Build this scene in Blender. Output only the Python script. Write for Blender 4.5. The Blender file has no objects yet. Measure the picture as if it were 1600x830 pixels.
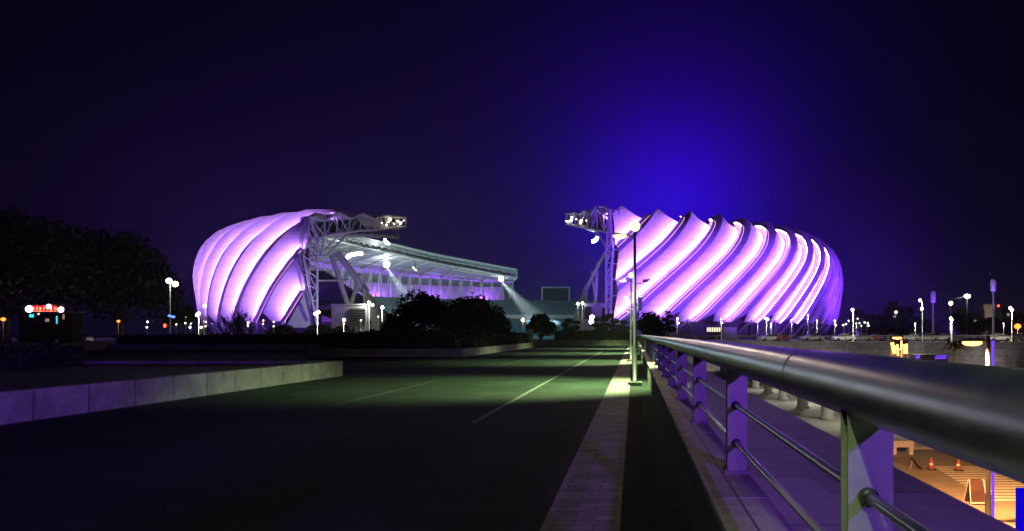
import bpy, bmesh, math, random
import numpy as np
from mathutils import Vector

R = math.radians
random.seed(7)
rng = np.random.default_rng(7)
scene = bpy.context.scene
COL = scene.collection

# ------------------------------------------------------------------ camera
EYE = 1.45
HX, HY, F = 990.0, 522.0, 1200.0            # vanishing point and focal length in photo pixels
cam = bpy.data.cameras.new('camera')
cam.sensor_width = 36.0
cam.lens = 36.0 * F / 1600.0
cam.shift_x = -(HX - 800.0) / 1600.0
cam.shift_y = (HY - 415.0) / 1600.0
cam.clip_start = 0.05
cam.clip_end = 6000
cam_ob = bpy.data.objects.new('camera', cam)
COL.objects.link(cam_ob)
cam_ob.location = (0, 0, EYE)
cam_ob.rotation_euler = (R(90), 0, 0)
scene.camera = cam_ob

# ------------------------------------------------------------------ view + night sky
scene.view_settings.view_transform = 'Standard'
scene.view_settings.look = 'None'
scene.view_settings.exposure = 0.0
scene.view_settings.gamma = 1.0
scene.cycles.max_bounces = 5
scene.cycles.diffuse_bounces = 2
scene.cycles.glossy_bounces = 3
scene.cycles.volume_bounces = 0
scene.cycles.transparent_max_bounces = 6
scene.cycles.sample_clamp_indirect = 3.0
scene.cycles.use_denoising = True


def ray(px, py):
    return Vector(((px - HX) / F, 1.0, (HY - py) / F)).normalized()


world = bpy.data.worlds.new('World')
scene.world = world
world.use_nodes = True
wn, wl = world.node_tree.nodes, world.node_tree.links
wn.clear()


def wnode(kind, **kw):
    n = wn.new(kind)
    for k, v in kw.items():
        setattr(n, k, v)
    return n


def wmath(op, a, b=None):
    n = wnode('ShaderNodeMath', operation=op)
    for i, v in enumerate((a, b)):
        if v is None:
            continue
        if isinstance(v, (int, float)):
            n.inputs[i].default_value = v
        else:
            wl.new(v, n.inputs[i])
    return n.outputs[0]


tc = wnode('ShaderNodeTexCoord')
sepw = wnode('ShaderNodeSeparateXYZ')
wl.new(tc.outputs['Generated'], sepw.inputs[0])


def lobe(px, py, sigma, color, strength):
    d = ray(px, py)
    vm = wnode('ShaderNodeVectorMath', operation='DOT_PRODUCT')
    wl.new(tc.outputs['Generated'], vm.inputs[0])
    vm.inputs[1].default_value = d
    c = wmath('MAXIMUM', vm.outputs['Value'], 0.0)
    p = wmath('POWER', c, 1.0 / (sigma * sigma))
    s = wmath('MULTIPLY', p, strength)
    em = wnode('ShaderNodeBackground')
    em.inputs[0].default_value = (*color, 1)
    wl.new(s, em.inputs[1])
    return em.outputs[0]


# base of the night sky: the faint glow of the city, falling off with height
ramp = wnode('ShaderNodeValToRGB')
wl.new(sepw.outputs['Z'], ramp.inputs[0])
cr = ramp.color_ramp
cr.elements[0].position = 0.0
cr.elements[0].color = (0.0052, 0.0030, 0.0120, 1)
cr.elements[1].position = 0.55
cr.elements[1].color = (0.0005, 0.0002, 0.0012, 1)
e = cr.elements.new(0.12)
e.color = (0.0022, 0.0009, 0.0055, 1)
e = cr.elements.new(0.28)
e.color = (0.0010, 0.0003, 0.0022, 1)
nz = wnode('ShaderNodeTexNoise')
nz.inputs['Scale'].default_value = 3.0
nz.inputs['Detail'].default_value = 3.0
wl.new(tc.outputs['Generated'], nz.inputs['Vector'])
var = wmath('ADD', wmath('MULTIPLY', nz.outputs['Fac'], 0.5), 0.75)
base = wnode('ShaderNodeBackground')
wl.new(ramp.outputs[0], base.inputs[0])
wl.new(var, base.inputs[1])
acc = base.outputs[0]
for L in (lobe(1052, 330, 0.070, (0.012, 0.0, 0.40), 1.0),
          lobe(1055, 290, 0.110, (0.007, 0.0, 0.16), 1.0),
          lobe(1055, 235, 0.19, (0.003, 0.0, 0.030), 1.0),
          lobe(800, 340, 0.34, (0.0012, 0.0002, 0.0080), 1.0),
          lobe(430, 400, 0.14, (0.003, 0.0003, 0.020), 1.0),
          lobe(740, 410, 0.15, (0.003, 0.0018, 0.010), 1.0),
          lobe(1345, 440, 0.06, (0.008, 0.001, 0.07), 1.0)):
    ad = wnode('ShaderNodeAddShader')
    wl.new(acc, ad.inputs[0])
    wl.new(L, ad.inputs[1])
    acc = ad.outputs[0]
wo = wnode('ShaderNodeOutputWorld')
wl.new(acc, wo.inputs['Surface'])

# ------------------------------------------------------------------ helpers
def P(px, py, Y):
    """the point at depth Y that the photograph shows at pixel (px, py)"""
    return Vector(((px - HX) / F * Y, Y, EYE + (HY - py) / F * Y))


def X_at(px, Y):
    return (px - HX) / F * Y


def tag(o, label=None, cat=None, group=None, kind=None):
    if label:
        o['label'] = label
    if cat:
        o['category'] = cat
    if group:
        o['group'] = group
    if kind:
        o['kind'] = kind
    return o


def empty(name, loc, label, cat, group=None, rz=0.0):
    o = bpy.data.objects.new(name, None)
    COL.objects.link(o)
    o.location = loc
    o.rotation_euler = (0, 0, rz)
    o.empty_display_size = 0.2
    return tag(o, label, cat, group)


def root_loc(parent):
    p = parent
    while p is not None and p.parent is not None:
        p = p.parent
    return p.location.copy() if p is not None else Vector((0, 0, 0))


KIDS = {}


def link_child(o, parent):
    COL.objects.link(o)
    if parent is not None:
        o.parent = parent
        KIDS.setdefault(parent.name, []).append(o)


def copy_tree(o, parent=None, loc=None, rz=None, label=None, scale=None):
    c = o.copy()
    link_child(c, parent)
    if loc is not None:
        c.location = loc
    if rz is not None:
        c.rotation_euler = (0, 0, rz)
    if scale is not None:
        c.scale = scale
    if label:
        c['label'] = label
    for k in list(KIDS.get(o.name, [])):
        copy_tree(k, c)
    return c


class MB:
    def __init__(self):
        self.v, self.f = [], []

    def add(self, vs, fs):
        b = len(self.v)
        self.v += [tuple(p) for p in vs]
        self.f += [tuple(b + i for i in f) for f in fs]
        return self

    def quad(self, a, b, c, d):
        return self.add((a, b, c, d), ((0, 1, 2, 3),))

    def box(self, x0, x1, y0, y1, z0, z1):
        v = [(x, y, z) for z in (z0, z1) for y in (y0, y1) for x in (x0, x1)]
        return self.add(v, ((0, 2, 3, 1), (4, 5, 7, 6), (0, 1, 5, 4), (1, 3, 7, 5), (3, 2, 6, 7), (2, 0, 4, 6)))

    def cbox(self, x0, x1, y0, y1, z0, z1, c=0.01):
        """box whose vertical edges and top are chamfered"""
        def ring(k, z):
            a0, a1, b0, b1 = x0 + k, x1 - k, y0 + k, y1 - k
            return [(a0 + c, b0, z), (a1 - c, b0, z), (a1, b0 + c, z), (a1, b1 - c, z), (a1 - c, b1, z), (a0 + c, b1, z), (a0, b1 - c, z), (a0, b0 + c, z)]
        v = ring(0, z0) + ring(0, z1 - c) + ring(c, z1)
        f = [tuple(range(7, -1, -1)), tuple(range(16, 24))]
        for r in (0, 8):
            for i in range(8):
                j = (i + 1) % 8
                f.append((r + i, r + j, r + 8 + j, r + 8 + i))
        return self.add(v, f)

    def tube(self, pts, rad, n=6, caps=True):
        pts = [Vector(p) for p in pts]
        rads = rad if isinstance(rad, (list, tuple)) else [rad] * len(pts)
        vs, fs = [], []
        for i, p in enumerate(pts):
            if i == 0:
                d = pts[1] - pts[0]
            elif i == len(pts) - 1:
                d = pts[-1] - pts[-2]
            else:
                d = (pts[i + 1] - p).normalized() + (p - pts[i - 1]).normalized()
            d.normalize()
            up = Vector((0, 0, 1)) if abs(d.z) < 0.95 else Vector((0, 1, 0))
            s = d.cross(up).normalized()
            t = s.cross(d).normalized()
            for k in range(n):
                a = 2 * math.pi * (k + 0.5) / n
                vs.append(p + (s * math.cos(a) + t * math.sin(a)) * rads[i])
        for i in range(len(pts) - 1):
            for k in range(n):
                j = (k + 1) % n
                fs.append((i * n + k, i * n + j, (i + 1) * n + j, (i + 1) * n + k))
        if caps:
            fs.append(tuple(range(n - 1, -1, -1)))
            m = (len(pts) - 1) * n
            fs.append(tuple(m + k for k in range(n)))
        return self.add(vs, fs)

    def lathe(self, c, prof, n=12):
        """prof: (radius, z) from bottom to top about the vertical through c"""
        vs, fs = [], []
        for r, z in prof:
            for k in range(n):
                a = 2 * math.pi * k / n
                vs.append((c[0] + r * math.cos(a), c[1] + r * math.sin(a), c[2] + z))
        for i in range(len(prof) - 1):
            for k in range(n):
                j = (k + 1) % n
                fs.append((i * n + k, i * n + j, (i + 1) * n + j, (i + 1) * n + k))
        fs.append(tuple(range(n - 1, -1, -1)))
        m = (len(prof) - 1) * n
        fs.append(tuple(m + k for k in range(n)))
        return self.add(vs, fs)

    def ball(self, c, rx, ry=None, rz=None, n=10, m=7):
        ry, rz = ry or rx, rz or rx
        vs, fs = [], []
        for i in range(m + 1):
            t = math.pi * i / m
            s, h = max(math.sin(t), 0.02), -math.cos(t)
            for k in range(n):
                a = 2 * math.pi * k / n
                vs.append((c[0] + rx * s * math.cos(a), c[1] + ry * s * math.sin(a), c[2] + rz * h))
        for i in range(m):
            for k in range(n):
                j = (k + 1) % n
                fs.append((i * n + k, i * n + j, (i + 1) * n + j, (i + 1) * n + k))
        fs.append(tuple(range(n - 1, -1, -1)))
        fs.append(tuple(m * n + k for k in range(n)))
        return self.add(vs, fs)

    def build(self, name, mat, parent=None, smooth=False):
        o0 = root_loc(parent)
        me = bpy.data.meshes.new(name)
        me.from_pydata([(a - o0.x, b - o0.y, c - o0.z) for a, b, c in self.v], [], self.f)
        me.materials.append(mat)
        if smooth:
            me.polygons.foreach_set('use_smooth', [True] * len(me.polygons))
        me.update()
        o = bpy.data.objects.new(name, me)
        link_child(o, parent)
        return o


def quads_object(name, V, mat, parent=None):
    """V: (n, 4, 3) world coordinates"""
    n = len(V)
    o0 = np.array(root_loc(parent))
    co = (V - o0).reshape(-1, 3).astype(np.float32)
    me = bpy.data.meshes.new(name)
    me.vertices.add(4 * n)
    me.vertices.foreach_set('co', co.ravel())
    me.loops.add(4 * n)
    me.loops.foreach_set('vertex_index', np.arange(4 * n, dtype=np.int32))
    me.polygons.add(n)
    me.polygons.foreach_set('loop_start', np.arange(0, 4 * n, 4, dtype=np.int32))
    me.materials.append(mat)
    me.update(calc_edges=True)
    o = bpy.data.objects.new(name, me)
    link_child(o, parent)
    return o


# ------------------------------------------------------------------ materials
def mat_new(name):
    m = bpy.data.materials.new(name)
    m.use_nodes = True
    nt = m.node_tree
    return m, nt, nt.nodes['Principled BSDF']


def mat(name, color, rough=0.7, metal=0.0, var=0.25, scale=3.0, bump=0.0, bscale=40.0, spec=0.5, stretch=(1, 1, 1)):
    """base colour broken by two octaves of noise in object space, with optional bump"""
    m, nt, b = mat_new(name)
    N, L = nt.nodes, nt.links
    co = N.new('ShaderNodeTexCoord')
    mp = N.new('ShaderNodeMapping')
    mp.inputs['Scale'].default_value = stretch
    L.new(co.outputs['Object'], mp.inputs[0])
    t = N.new('ShaderNodeTexNoise')
    t.inputs['Scale'].default_value = scale
    t.inputs['Detail'].default_value = 6
    t.inputs['Roughness'].default_value = 0.65
    L.new(mp.outputs[0], t.inputs['Vector'])
    r = N.new('ShaderNodeMapRange')
    r.inputs['From Min'].default_value = 0.3
    r.inputs['From Max'].default_value = 0.7
    r.inputs['To Min'].default_value = 1 - var
    r.inputs['To Max'].default_value = 1 + var
    L.new(t.outputs['Fac'], r.inputs['Value'])
    mx = N.new('ShaderNodeVectorMath')
    mx.operation = 'SCALE'
    mx.inputs[0].default_value = color
    L.new(r.outputs[0], mx.inputs['Scale'])
    L.new(mx.outputs[0], b.inputs['Base Color'])
    r2 = N.new('ShaderNodeMapRange')
    r2.inputs['To Min'].default_value = max(0.02, rough - 0.12)
    r2.inputs['To Max'].default_value = min(1, rough + 0.12)
    L.new(t.outputs['Fac'], r2.inputs['Value'])
    L.new(r2.outputs[0], b.inputs['Roughness'])
    b.inputs['Metallic'].default_value = metal
    b.inputs['Specular IOR Level'].default_value = spec
    if bump:
        t2 = N.new('ShaderNodeTexNoise')
        t2.inputs['Scale'].default_value = bscale
        t2.inputs['Detail'].default_value = 4
        L.new(mp.outputs[0], t2.inputs['Vector'])
        bp = N.new('ShaderNodeBump')
        bp.inputs['Strength'].default_value = bump
        bp.inputs['Distance'].default_value = 0.01
        L.new(t2.outputs['Fac'], bp.inputs['Height'])
        L.new(bp.outputs[0], b.inputs['Normal'])
    return m


def grid_mat(name, color, joint, sx, sy, axis='XY', mortar=0.012, offset=0.5, rough=0.75, var=0.3, sq=1.0):
    """stone or concrete units with joints (brick texture in object space)"""
    m, nt, b = mat_new(name)
    N, L = nt.nodes, nt.links
    co = N.new('ShaderNodeTexCoord')
    sp = N.new('ShaderNodeSeparateXYZ')
    cb = N.new('ShaderNodeCombineXYZ')
    L.new(co.outputs['Object'], sp.inputs[0])
    L.new(sp.outputs[axis[0]], cb.inputs[0])
    L.new(sp.outputs[axis[1]], cb.inputs[1])
    br = N.new('ShaderNodeTexBrick')
    br.inputs['Scale'].default_value = 1.0
    br.inputs['Brick Width'].default_value = sx
    br.inputs['Row Height'].default_value = sy
    br.inputs['Mortar Size'].default_value = mortar
    br.inputs['Mortar Smooth'].default_value = 0.2
    br.offset = offset
    br.squash = sq
    c2 = tuple(c * (1 - var) for c in color)
    br.inputs['Color1'].default_value = (*color, 1)
    br.inputs['Color2'].default_value = (*c2, 1)
    br.inputs['Mortar'].default_value = (*joint, 1)
    L.new(cb.outputs[0], br.inputs['Vector'])
    t = N.new('ShaderNodeTexNoise')
    t.inputs['Scale'].default_value = 2.3
    t.inputs['Detail'].default_value = 7
    t.inputs['Roughness'].default_value = 0.7
    L.new(co.outputs['Object'], t.inputs['Vector'])
    r = N.new('ShaderNodeMapRange')
    r.inputs['From Min'].default_value = 0.3
    r.inputs['From Max'].default_value = 0.7
    r.inputs['To Min'].default_value = 0.7
    r.inputs['To Max'].default_value = 1.15
    L.new(t.outputs['Fac'], r.inputs['Value'])
    mx = N.new('ShaderNodeVectorMath')
    mx.operation = 'SCALE'
    L.new(br.outputs['Color'], mx.inputs[0])
    L.new(r.outputs[0], mx.inputs['Scale'])
    L.new(mx.outputs[0], b.inputs['Base Color'])
    b.inputs['Roughness'].default_value = rough
    bp = N.new('ShaderNodeBump')
    bp.inputs['Strength'].default_value = 0.4
    bp.inputs['Distance'].default_value = 0.01
    L.new(t.outputs['Fac'], bp.inputs['Height'])
    L.new(bp.outputs[0], b.inputs['Normal'])
    return m


def glow(name, color, strength, one_side=False):
    m, nt, b = mat_new(name)
    N, L = nt.nodes, nt.links
    N.remove(b)
    em = N.new('ShaderNodeEmission')
    em.inputs[0].default_value = (*color, 1)
    em.inputs[1].default_value = strength
    out = N['Material Output']
    if one_side:
        g = N.new('ShaderNodeNewGeometry')
        s = N.new('ShaderNodeMath')
        s.operation = 'SUBTRACT'
        s.inputs[0].default_value = 1.0
        L.new(g.outputs['Backfacing'], s.inputs[1])
        s2 = N.new('ShaderNodeMath')
        s2.operation = 'MULTIPLY'
        L.new(s.outputs[0], s2.inputs[0])
        s2.inputs[1].default_value = strength
        L.new(s2.outputs[0], em.inputs[1])
    L.new(em.outputs[0], out.inputs[0])
    return m


M = {}
M['asphalt'] = mat('asphalt', (0.032, 0.050, 0.035), 0.9, spec=0.15, var=0.35, scale=1.2, bump=0.5, bscale=90)
M['soil'] = mat('soil', (0.03, 0.028, 0.02), 0.95, var=0.4, scale=4)
def add_patches(m, scale, lo, hi, grit=0.0):
    nt = m.node_tree
    b = nt.nodes['Principled BSDF']
    src = b.inputs['Base Color'].links[0].from_socket
    co = nt.nodes.new('ShaderNodeTexCoord')
    t = nt.nodes.new('ShaderNodeTexNoise')
    t.inputs['Scale'].default_value = scale
    t.inputs['Detail'].default_value = 5
    t.inputs['Roughness'].default_value = 0.75
    nt.links.new(co.outputs['Object'], t.inputs['Vector'])
    r = nt.nodes.new('ShaderNodeMapRange')
    r.inputs['From Min'].default_value = 0.38
    r.inputs['From Max'].default_value = 0.62
    r.inputs['To Min'].default_value = lo
    r.inputs['To Max'].default_value = hi
    nt.links.new(t.outputs['Fac'], r.inputs['Value'])
    f = r.outputs[0]
    if grit:
        v = nt.nodes.new('ShaderNodeTexVoronoi')
        v.inputs['Scale'].default_value = 28
        nt.links.new(co.outputs['Object'], v.inputs['Vector'])
        r2 = nt.nodes.new('ShaderNodeMapRange')
        r2.inputs['From Max'].default_value = 0.7
        r2.inputs['To Min'].default_value = 1 + grit
        r2.inputs['To Max'].default_value = 1 - grit
        nt.links.new(v.outputs['Distance'], r2.inputs['Value'])
        mm = nt.nodes.new('ShaderNodeMath')
        mm.operation = 'MULTIPLY'
        nt.links.new(f, mm.inputs[0])
        nt.links.new(r2.outputs[0], mm.inputs[1])
        f = mm.outputs[0]
    s_ = nt.nodes.new('ShaderNodeVectorMath')
    s_.operation = 'SCALE'
    nt.links.new(src, s_.inputs[0])
    nt.links.new(f, s_.inputs['Scale'])
    nt.links.new(s_.outputs[0], b.inputs['Base Color'])


def add_seams(m, pitch, width, dark):
    nt = m.node_tree
    b = nt.nodes['Principled BSDF']
    src = b.inputs['Base Color'].links[0].from_socket
    co = nt.nodes.new('ShaderNodeTexCoord')
    sp = nt.nodes.new('ShaderNodeSeparateXYZ')
    nt.links.new(co.outputs['Object'], sp.inputs[0])
    def mth(op, a, v):
        n_ = nt.nodes.new('ShaderNodeMath')
        n_.operation = op
        nt.links.new(a, n_.inputs[0])
        n_.inputs[1].default_value = v
        return n_.outputs[0]
    f = mth('FRACT', mth('DIVIDE', sp.outputs['Z'], pitch), 0)
    f = mth('LESS_THAN', f, width)
    f = mth('MULTIPLY', f, -dark)
    f = mth('ADD', f, 1.0)
    s_ = nt.nodes.new('ShaderNodeVectorMath')
    s_.operation = 'SCALE'
    nt.links.new(src, s_.inputs[0])
    nt.links.new(f, s_.inputs['Scale'])
    nt.links.new(s_.outputs[0], b.inputs['Base Color'])


add_patches(M['asphalt'], 0.22, 0.62, 1.35, 0.35)
M['line_paint'] = mat('line_paint', (0.15, 0.16, 0.14), 0.7, var=0.7, scale=14)
M['line_worn'] = mat('line_worn', (0.075, 0.085, 0.07), 0.8, var=0.5, scale=5)
M['street'] = mat('street', (0.20, 0.17, 0.14), 0.7, var=0.25, scale=0.8, bump=0.3)
M['zebra'] = mat('zebra', (0.62, 0.60, 0.55), 0.6, var=0.25, scale=6)
M['paver'] = grid_mat('paver', (0.34, 0.33, 0.29), (0.10, 0.10, 0.09), 0.30, 0.15, mortar=0.006, var=0.35)
M['stone'] = mat('stone', (0.36, 0.34, 0.31), 0.55, var=0.28, scale=5, bump=0.25, bscale=60)
M['coping'] = grid_mat('coping', (0.46, 0.41, 0.38), (0.05, 0.05, 0.05), 0.672, 3.0, 'YX', mortar=0.007, offset=0.0, rough=0.6, var=0.3)
M['stone_dark'] = grid_mat('stone_dark', (0.16, 0.15, 0.15), (0.04, 0.04, 0.04), 1.2, 1.6, mortar=0.012, offset=0.0, rough=0.55)
M['plinth'] = mat('plinth', (0.20, 0.19, 0.18), 0.8, var=0.3, scale=3, bump=0.3)
M['ledge'] = grid_mat('ledge', (0.40, 0.37, 0.40), (0.09, 0.08, 0.09), 6.0, 1.9, mortar=0.016, offset=0.0, rough=0.5)
M['planter'] = grid_mat('planter', (0.40, 0.39, 0.35), (0.10, 0.10, 0.09), 1.3, 2.0, 'YZ', mortar=0.018, offset=0.0, rough=0.7)
M['planter_front'] = grid_mat('planter_front', (0.40, 0.39, 0.35), (0.10, 0.10, 0.09), 1.3, 2.0, 'XZ', mortar=0.018, offset=0.0)
M['blockwall'] = grid_mat('blockwall', (0.40, 0.38, 0.36), (0.12, 0.11, 0.11), 2.2, 1.32, 'XZ', mortar=0.03, offset=0.0)
for k_ in ('planter', 'planter_front', 'blockwall', 'coping'):
    add_patches(M[k_], 0.9, 0.72, 1.15, 0.12)
M['concrete'] = mat('concrete', (0.42, 0.41, 0.39), 0.85, var=0.22, scale=0.35, bump=0.2, bscale=8)
M['concrete_dark'] = mat('concrete_dark', (0.16, 0.16, 0.17), 0.85, var=0.3, scale=0.4)
M['steel'] = mat('steel', (0.29, 0.29, 0.315), 0.35, metal=1.0, var=0.10, scale=6, bump=0.015, bscale=30)
M['post_paint'] = mat('post_paint', (0.16, 0.155, 0.155), 0.5, metal=0.1, var=0.14, scale=9, bump=0.08, bscale=50)
M['steel_dark'] = mat('steel_dark', (0.05, 0.05, 0.055), 0.4, metal=0.6, var=0.2)
M['pole'] = mat('pole', (0.38, 0.38, 0.40), 0.45, metal=0.3, var=0.15)
M['pole_dark'] = mat('pole_dark', (0.045, 0.045, 0.048), 0.5, metal=0.2, var=0.15)
M['truss'] = mat('truss', (0.70, 0.69, 0.71), 0.5, var=0.12, scale=0.6)
M['membrane'] = mat('membrane', (0.66, 0.63, 0.68), 0.65, var=0.10, scale=0.16, bump=0.25, bscale=0.7)
add_seams(M['membrane'], 3.1, 0.055, 0.28)
M['underside'] = mat('underside', (0.52, 0.55, 0.54), 0.7, var=0.22, scale=0.12, stretch=(1, 1, 0.4))
M['fold_shade'] = mat('fold_shade', (0.16, 0.13, 0.20), 0.7)  # dark tone for the shadow line drawn into the folds
M['seat'] = grid_mat('seat', (0.14, 0.20, 0.24), (0.05, 0.06, 0.08), 3.0, 0.55, 'XZ', mortar=0.14, offset=0.0)
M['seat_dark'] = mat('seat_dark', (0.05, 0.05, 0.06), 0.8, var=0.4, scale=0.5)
M['dark'] = mat('dark', (0.02, 0.02, 0.022), 0.6)
M['shop_dark'] = mat('shop_dark', (0.012, 0.011, 0.011), 0.9, spec=0.1)
M['screen'] = mat('screen', (0.012, 0.012, 0.04), 0.9, var=0.1)
M['leaf'] = mat('leaf', (0.045, 0.075, 0.03), 0.7, var=0.5, scale=0.8)
M['leaf_dark'] = mat('leaf_dark', (0.020, 0.030, 0.017), 0.7, var=0.5, scale=0.8)
M['leaf_yellow'] = mat('leaf_yellow', (0.12, 0.12, 0.03), 0.7, var=0.4, scale=2)
M['bark'] = mat('bark', (0.09, 0.07, 0.055), 0.9, var=0.4, scale=6)
M['white'] = mat('white', (0.75, 0.75, 0.73), 0.45, var=0.08)
M['car_white'] = mat('car_white', (0.75, 0.75, 0.75), 0.25, var=0.05)
M['car_silver'] = mat('car_silver', (0.40, 0.41, 0.43), 0.28, metal=0.5, var=0.05)
M['car_dark'] = mat('car_dark', (0.03, 0.03, 0.04), 0.25, var=0.1)
M['car_red'] = mat('car_red', (0.35, 0.03, 0.03), 0.25, var=0.1)
M['car_glass'] = mat('car_glass', (0.015, 0.017, 0.02), 0.1)
M['tyre'] = mat('tyre', (0.015, 0.015, 0.015), 0.9)
M['cone_red'] = mat('cone_red', (0.42, 0.10, 0.07), 0.6, var=0.1)
M['sign_brown'] = mat('sign_brown', (0.06, 0.026, 0.028), 0.6, var=0.3)
M['facade_dim'] = mat('facade_dim', (0.22, 0.21, 0.22), 0.85, var=0.25, scale=0.1)
M['facade_beige'] = mat('facade_beige', (0.50, 0.43, 0.36), 0.85, var=0.2, scale=0.2)
M['cream'] = mat('cream', (0.62, 0.59, 0.50), 0.75, var=0.12, scale=0.5)

M['glow_lamp'] = glow('glow_lamp', (1.0, 0.90, 0.66), 12)
M['glow_head'] = glow('glow_head', (1.0, 0.84, 0.46), 1.9)
M['glow_globe'] = glow('glow_globe', (1.0, 0.88, 0.66), 5)
M['glow_green'] = glow('glow_green', (0.80, 1.0, 0.78), 60)
M['glow_warm'] = glow('glow_warm', (1.0, 0.72, 0.36), 30)
M['glow_sodium'] = glow('glow_sodium', (1.0, 0.40, 0.08), 7)
M['glow_orange_head'] = glow('glow_orange_head', (1.0, 0.22, 0.03), 3.5)
M['glow_flood'] = glow('glow_flood', (0.86, 1.0, 0.97), 60)
M['glow_strip'] = glow('glow_strip', (0.52, 0.215, 1.0), 66, one_side=True)
M['glow_strip_soft'] = glow('glow_strip_soft', (0.52, 0.25, 1.0), 148, one_side=True)
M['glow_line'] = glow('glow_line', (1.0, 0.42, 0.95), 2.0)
M['glow_red'] = glow('glow_red', (1.0, 0.012, 0.03), 1.3)
M['glow_letter'] = glow('glow_letter', (1.0, 0.16, 0.10), 3.0)
M['glow_orange'] = glow('glow_orange', (1.0, 0.40, 0.16), 3.0)
M['glow_pink'] = glow('glow_pink', (1.0, 0.80, 0.90), 8)
M['glow_teal'] = glow('glow_teal', (0.05, 0.55, 0.62), 1.6)
M['glow_blue'] = glow('glow_blue', (0.10, 0.22, 1.0), 3.0)
M['glow_violet'] = glow('glow_violet', (0.20, 0.06, 1.0), 1.1)
M['glow_board'] = glow('glow_board', (0.004, 0.0, 0.55), 1.0)
M['glow_window'] = glow('glow_window', (1.0, 0.88, 0.62), 1.3)
M['glow_dim'] = glow('glow_dim', (1.0, 0.8, 0.55), 0.25)
M['glow_sign'] = glow('glow_sign', (1.0, 0.72, 0.22), 1.8)
M['glow_tail'] = glow('glow_tail', (1.0, 0.05, 0.02), 8)


def lamp(name, kind, loc, energy, color, parent=None, radius=0.1, aim=None, angle=120, blend=0.5):
    d = bpy.data.lights.new(name, kind)
    d.energy = energy
    d.color = color
    d.shadow_soft_size = radius
    if kind == 'SPOT':
        d.spot_size = R(angle)
        d.spot_blend = blend
    o = bpy.data.objects.new(name, d)
    link_child(o, parent)
    o.location = Vector(loc) - (root_loc(parent) if parent else Vector((0, 0, 0)))
    if aim is not None:
        o.rotation_euler = (Vector(aim) - Vector(loc)).to_track_quat('-Z', 'Y').to_euler()
    return o


# ================================================================== SETTING
STREET = -5.55
EDGE = 3.08            # outer edge of the deck on the right
WALL_Y = 145.0         # front of the podium across the sunken street

g = MB()
g.quad((-3000, -400, STREET - 0.02), (3000, -400, STREET - 0.02), (3000, 4000, STREET - 0.02), (-3000, 4000, STREET - 0.02))
g.build('ground', M['soil'])
tag(bpy.data.objects['ground'], kind='structure')
g = MB().quad((EDGE, -60, STREET), (140, -60, STREET), (140, WALL_Y, STREET), (EDGE, WALL_Y, STREET))
tag(g.build('street', M['street']), kind='structure')

# the raised deck with its road, and the podium the stadium stands on
g = MB()
g.box(-260, 1.74, -60, WALL_Y + 0.5, STREET - 0.01, 0.0)
tag(g.build('deck_road', M['asphalt']), kind='structure')
g = MB().box(-420, 420, WALL_Y + 0.5, 640, STREET - 0.01, 0.0)
tag(g.build('podium_ground', M['concrete_dark']), kind='structure')
g = MB()
g.box(1.74, EDGE, -60, WALL_Y, -0.62, -0.12)
g.box(1.74, EDGE - 0.25, -60, WALL_Y, STREET, -0.62)
tag(g.build('deck_ledge', M['ledge']), kind='structure')
g = MB().box(0.70, 1.74, -60, WALL_Y, -0.01, 0.035)
tag(g.build('deck_path', M['ledge']), kind='structure')

# kerb strip of pavers
g = MB().box(-0.68, -0.10, -30, 96, 0.0, 0.03)
tag(g.build('kerb_path', M['paver']), kind='structure')
# lane markings
g = MB()
for x, y0, y1 in ((-2.62, 12.5, 95),):
    g.quad((x - 0.05, y0, 0.004), (x + 0.05, y0, 0.004), (x + 0.05, y1, 0.004), (x - 0.05, y1, 0.004))
tag(g.build('road_markings', M['line_paint']), kind='structure')

g = MB().quad((-6.14, 15.5, 0.004), (-6.06, 15.5, 0.004), (-6.06, 60, 0.004), (-6.14, 60, 0.004))
tag(g.build('worn_road_marking', M['line_worn']), kind='structure')

# zebra stripes on the sunken street
g = MB()
for i in range(14):
    y = 32.2 + i * 0.62
    x0 = 14.9 + 0.07 * i
    g.quad((x0, y, STREET + 0.004), (25, y, STREET + 0.004), (25, y + 0.34, STREET + 0.004), (x0 + 0.04, y + 0.34, STREET + 0.004))
tag(g.build('crossing_markings', M['zebra']), kind='structure')

# night mist round the whole place
hz = bpy.data.materials.new('haze')
hz.use_nodes = True
hn = hz.node_tree.nodes
hn.remove(hn['Principled BSDF'])
pv = hn.new('ShaderNodeVolumePrincipled')
pv.inputs['Color'].default_value = (0.85, 0.86, 0.9, 1)
pv.inputs['Density'].default_value = 0.0002
pv.inputs['Anisotropy'].default_value = 0.3
hz.node_tree.links.new(pv.outputs[0], hn['Material Output'].inputs['Volume'])
tag(MB().box(-3100, 3100, -500, 4100, STREET - 1.1, 62).build('haze', hz), kind='stuff')

# ================================================================== STADIUM
CX, CY = -41.4, 323.4
stadium = empty('stadium', (CX, CY, 0), 'huge round stadium with violet lit pleated membrane shells and an open end', 'stadium')


def S(th, r, z):
    a = R(th)
    return Vector((CX + r * math.sin(a), CY - r * math.cos(a), z))


PROF = [(0.0, 121.6, 4.5), (0.1, 122.3, 7.5), (0.2, 122.9, 11.2), (0.3, 123.4, 14.8), (0.4, 123.7, 18.2), (0.5, 123.8, 21.6), (0.6, 123.5, 25.0),
        (0.7, 122.4, 28.6), (0.78, 120.6, 31.4), (0.86, 117.9, 33.9), (0.94, 113.8, 35.7), (1.02, 108.2, 36.5), (1.14, 99, 36.9), (1.26, 90, 37.4), (1.36, 83, 38.0)]
RIM = [(15, 36.5), (24, 36.5), (40, 38.5), (60, 42), (90, 44), (120, 43), (150, 38), (166, 34.5), (185, 34)]
UND = [(15, 31), (24, 31), (60, 33.5), (90, 35), (120, 34.5), (150, 31.5), (166, 30), (185, 30)]


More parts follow.
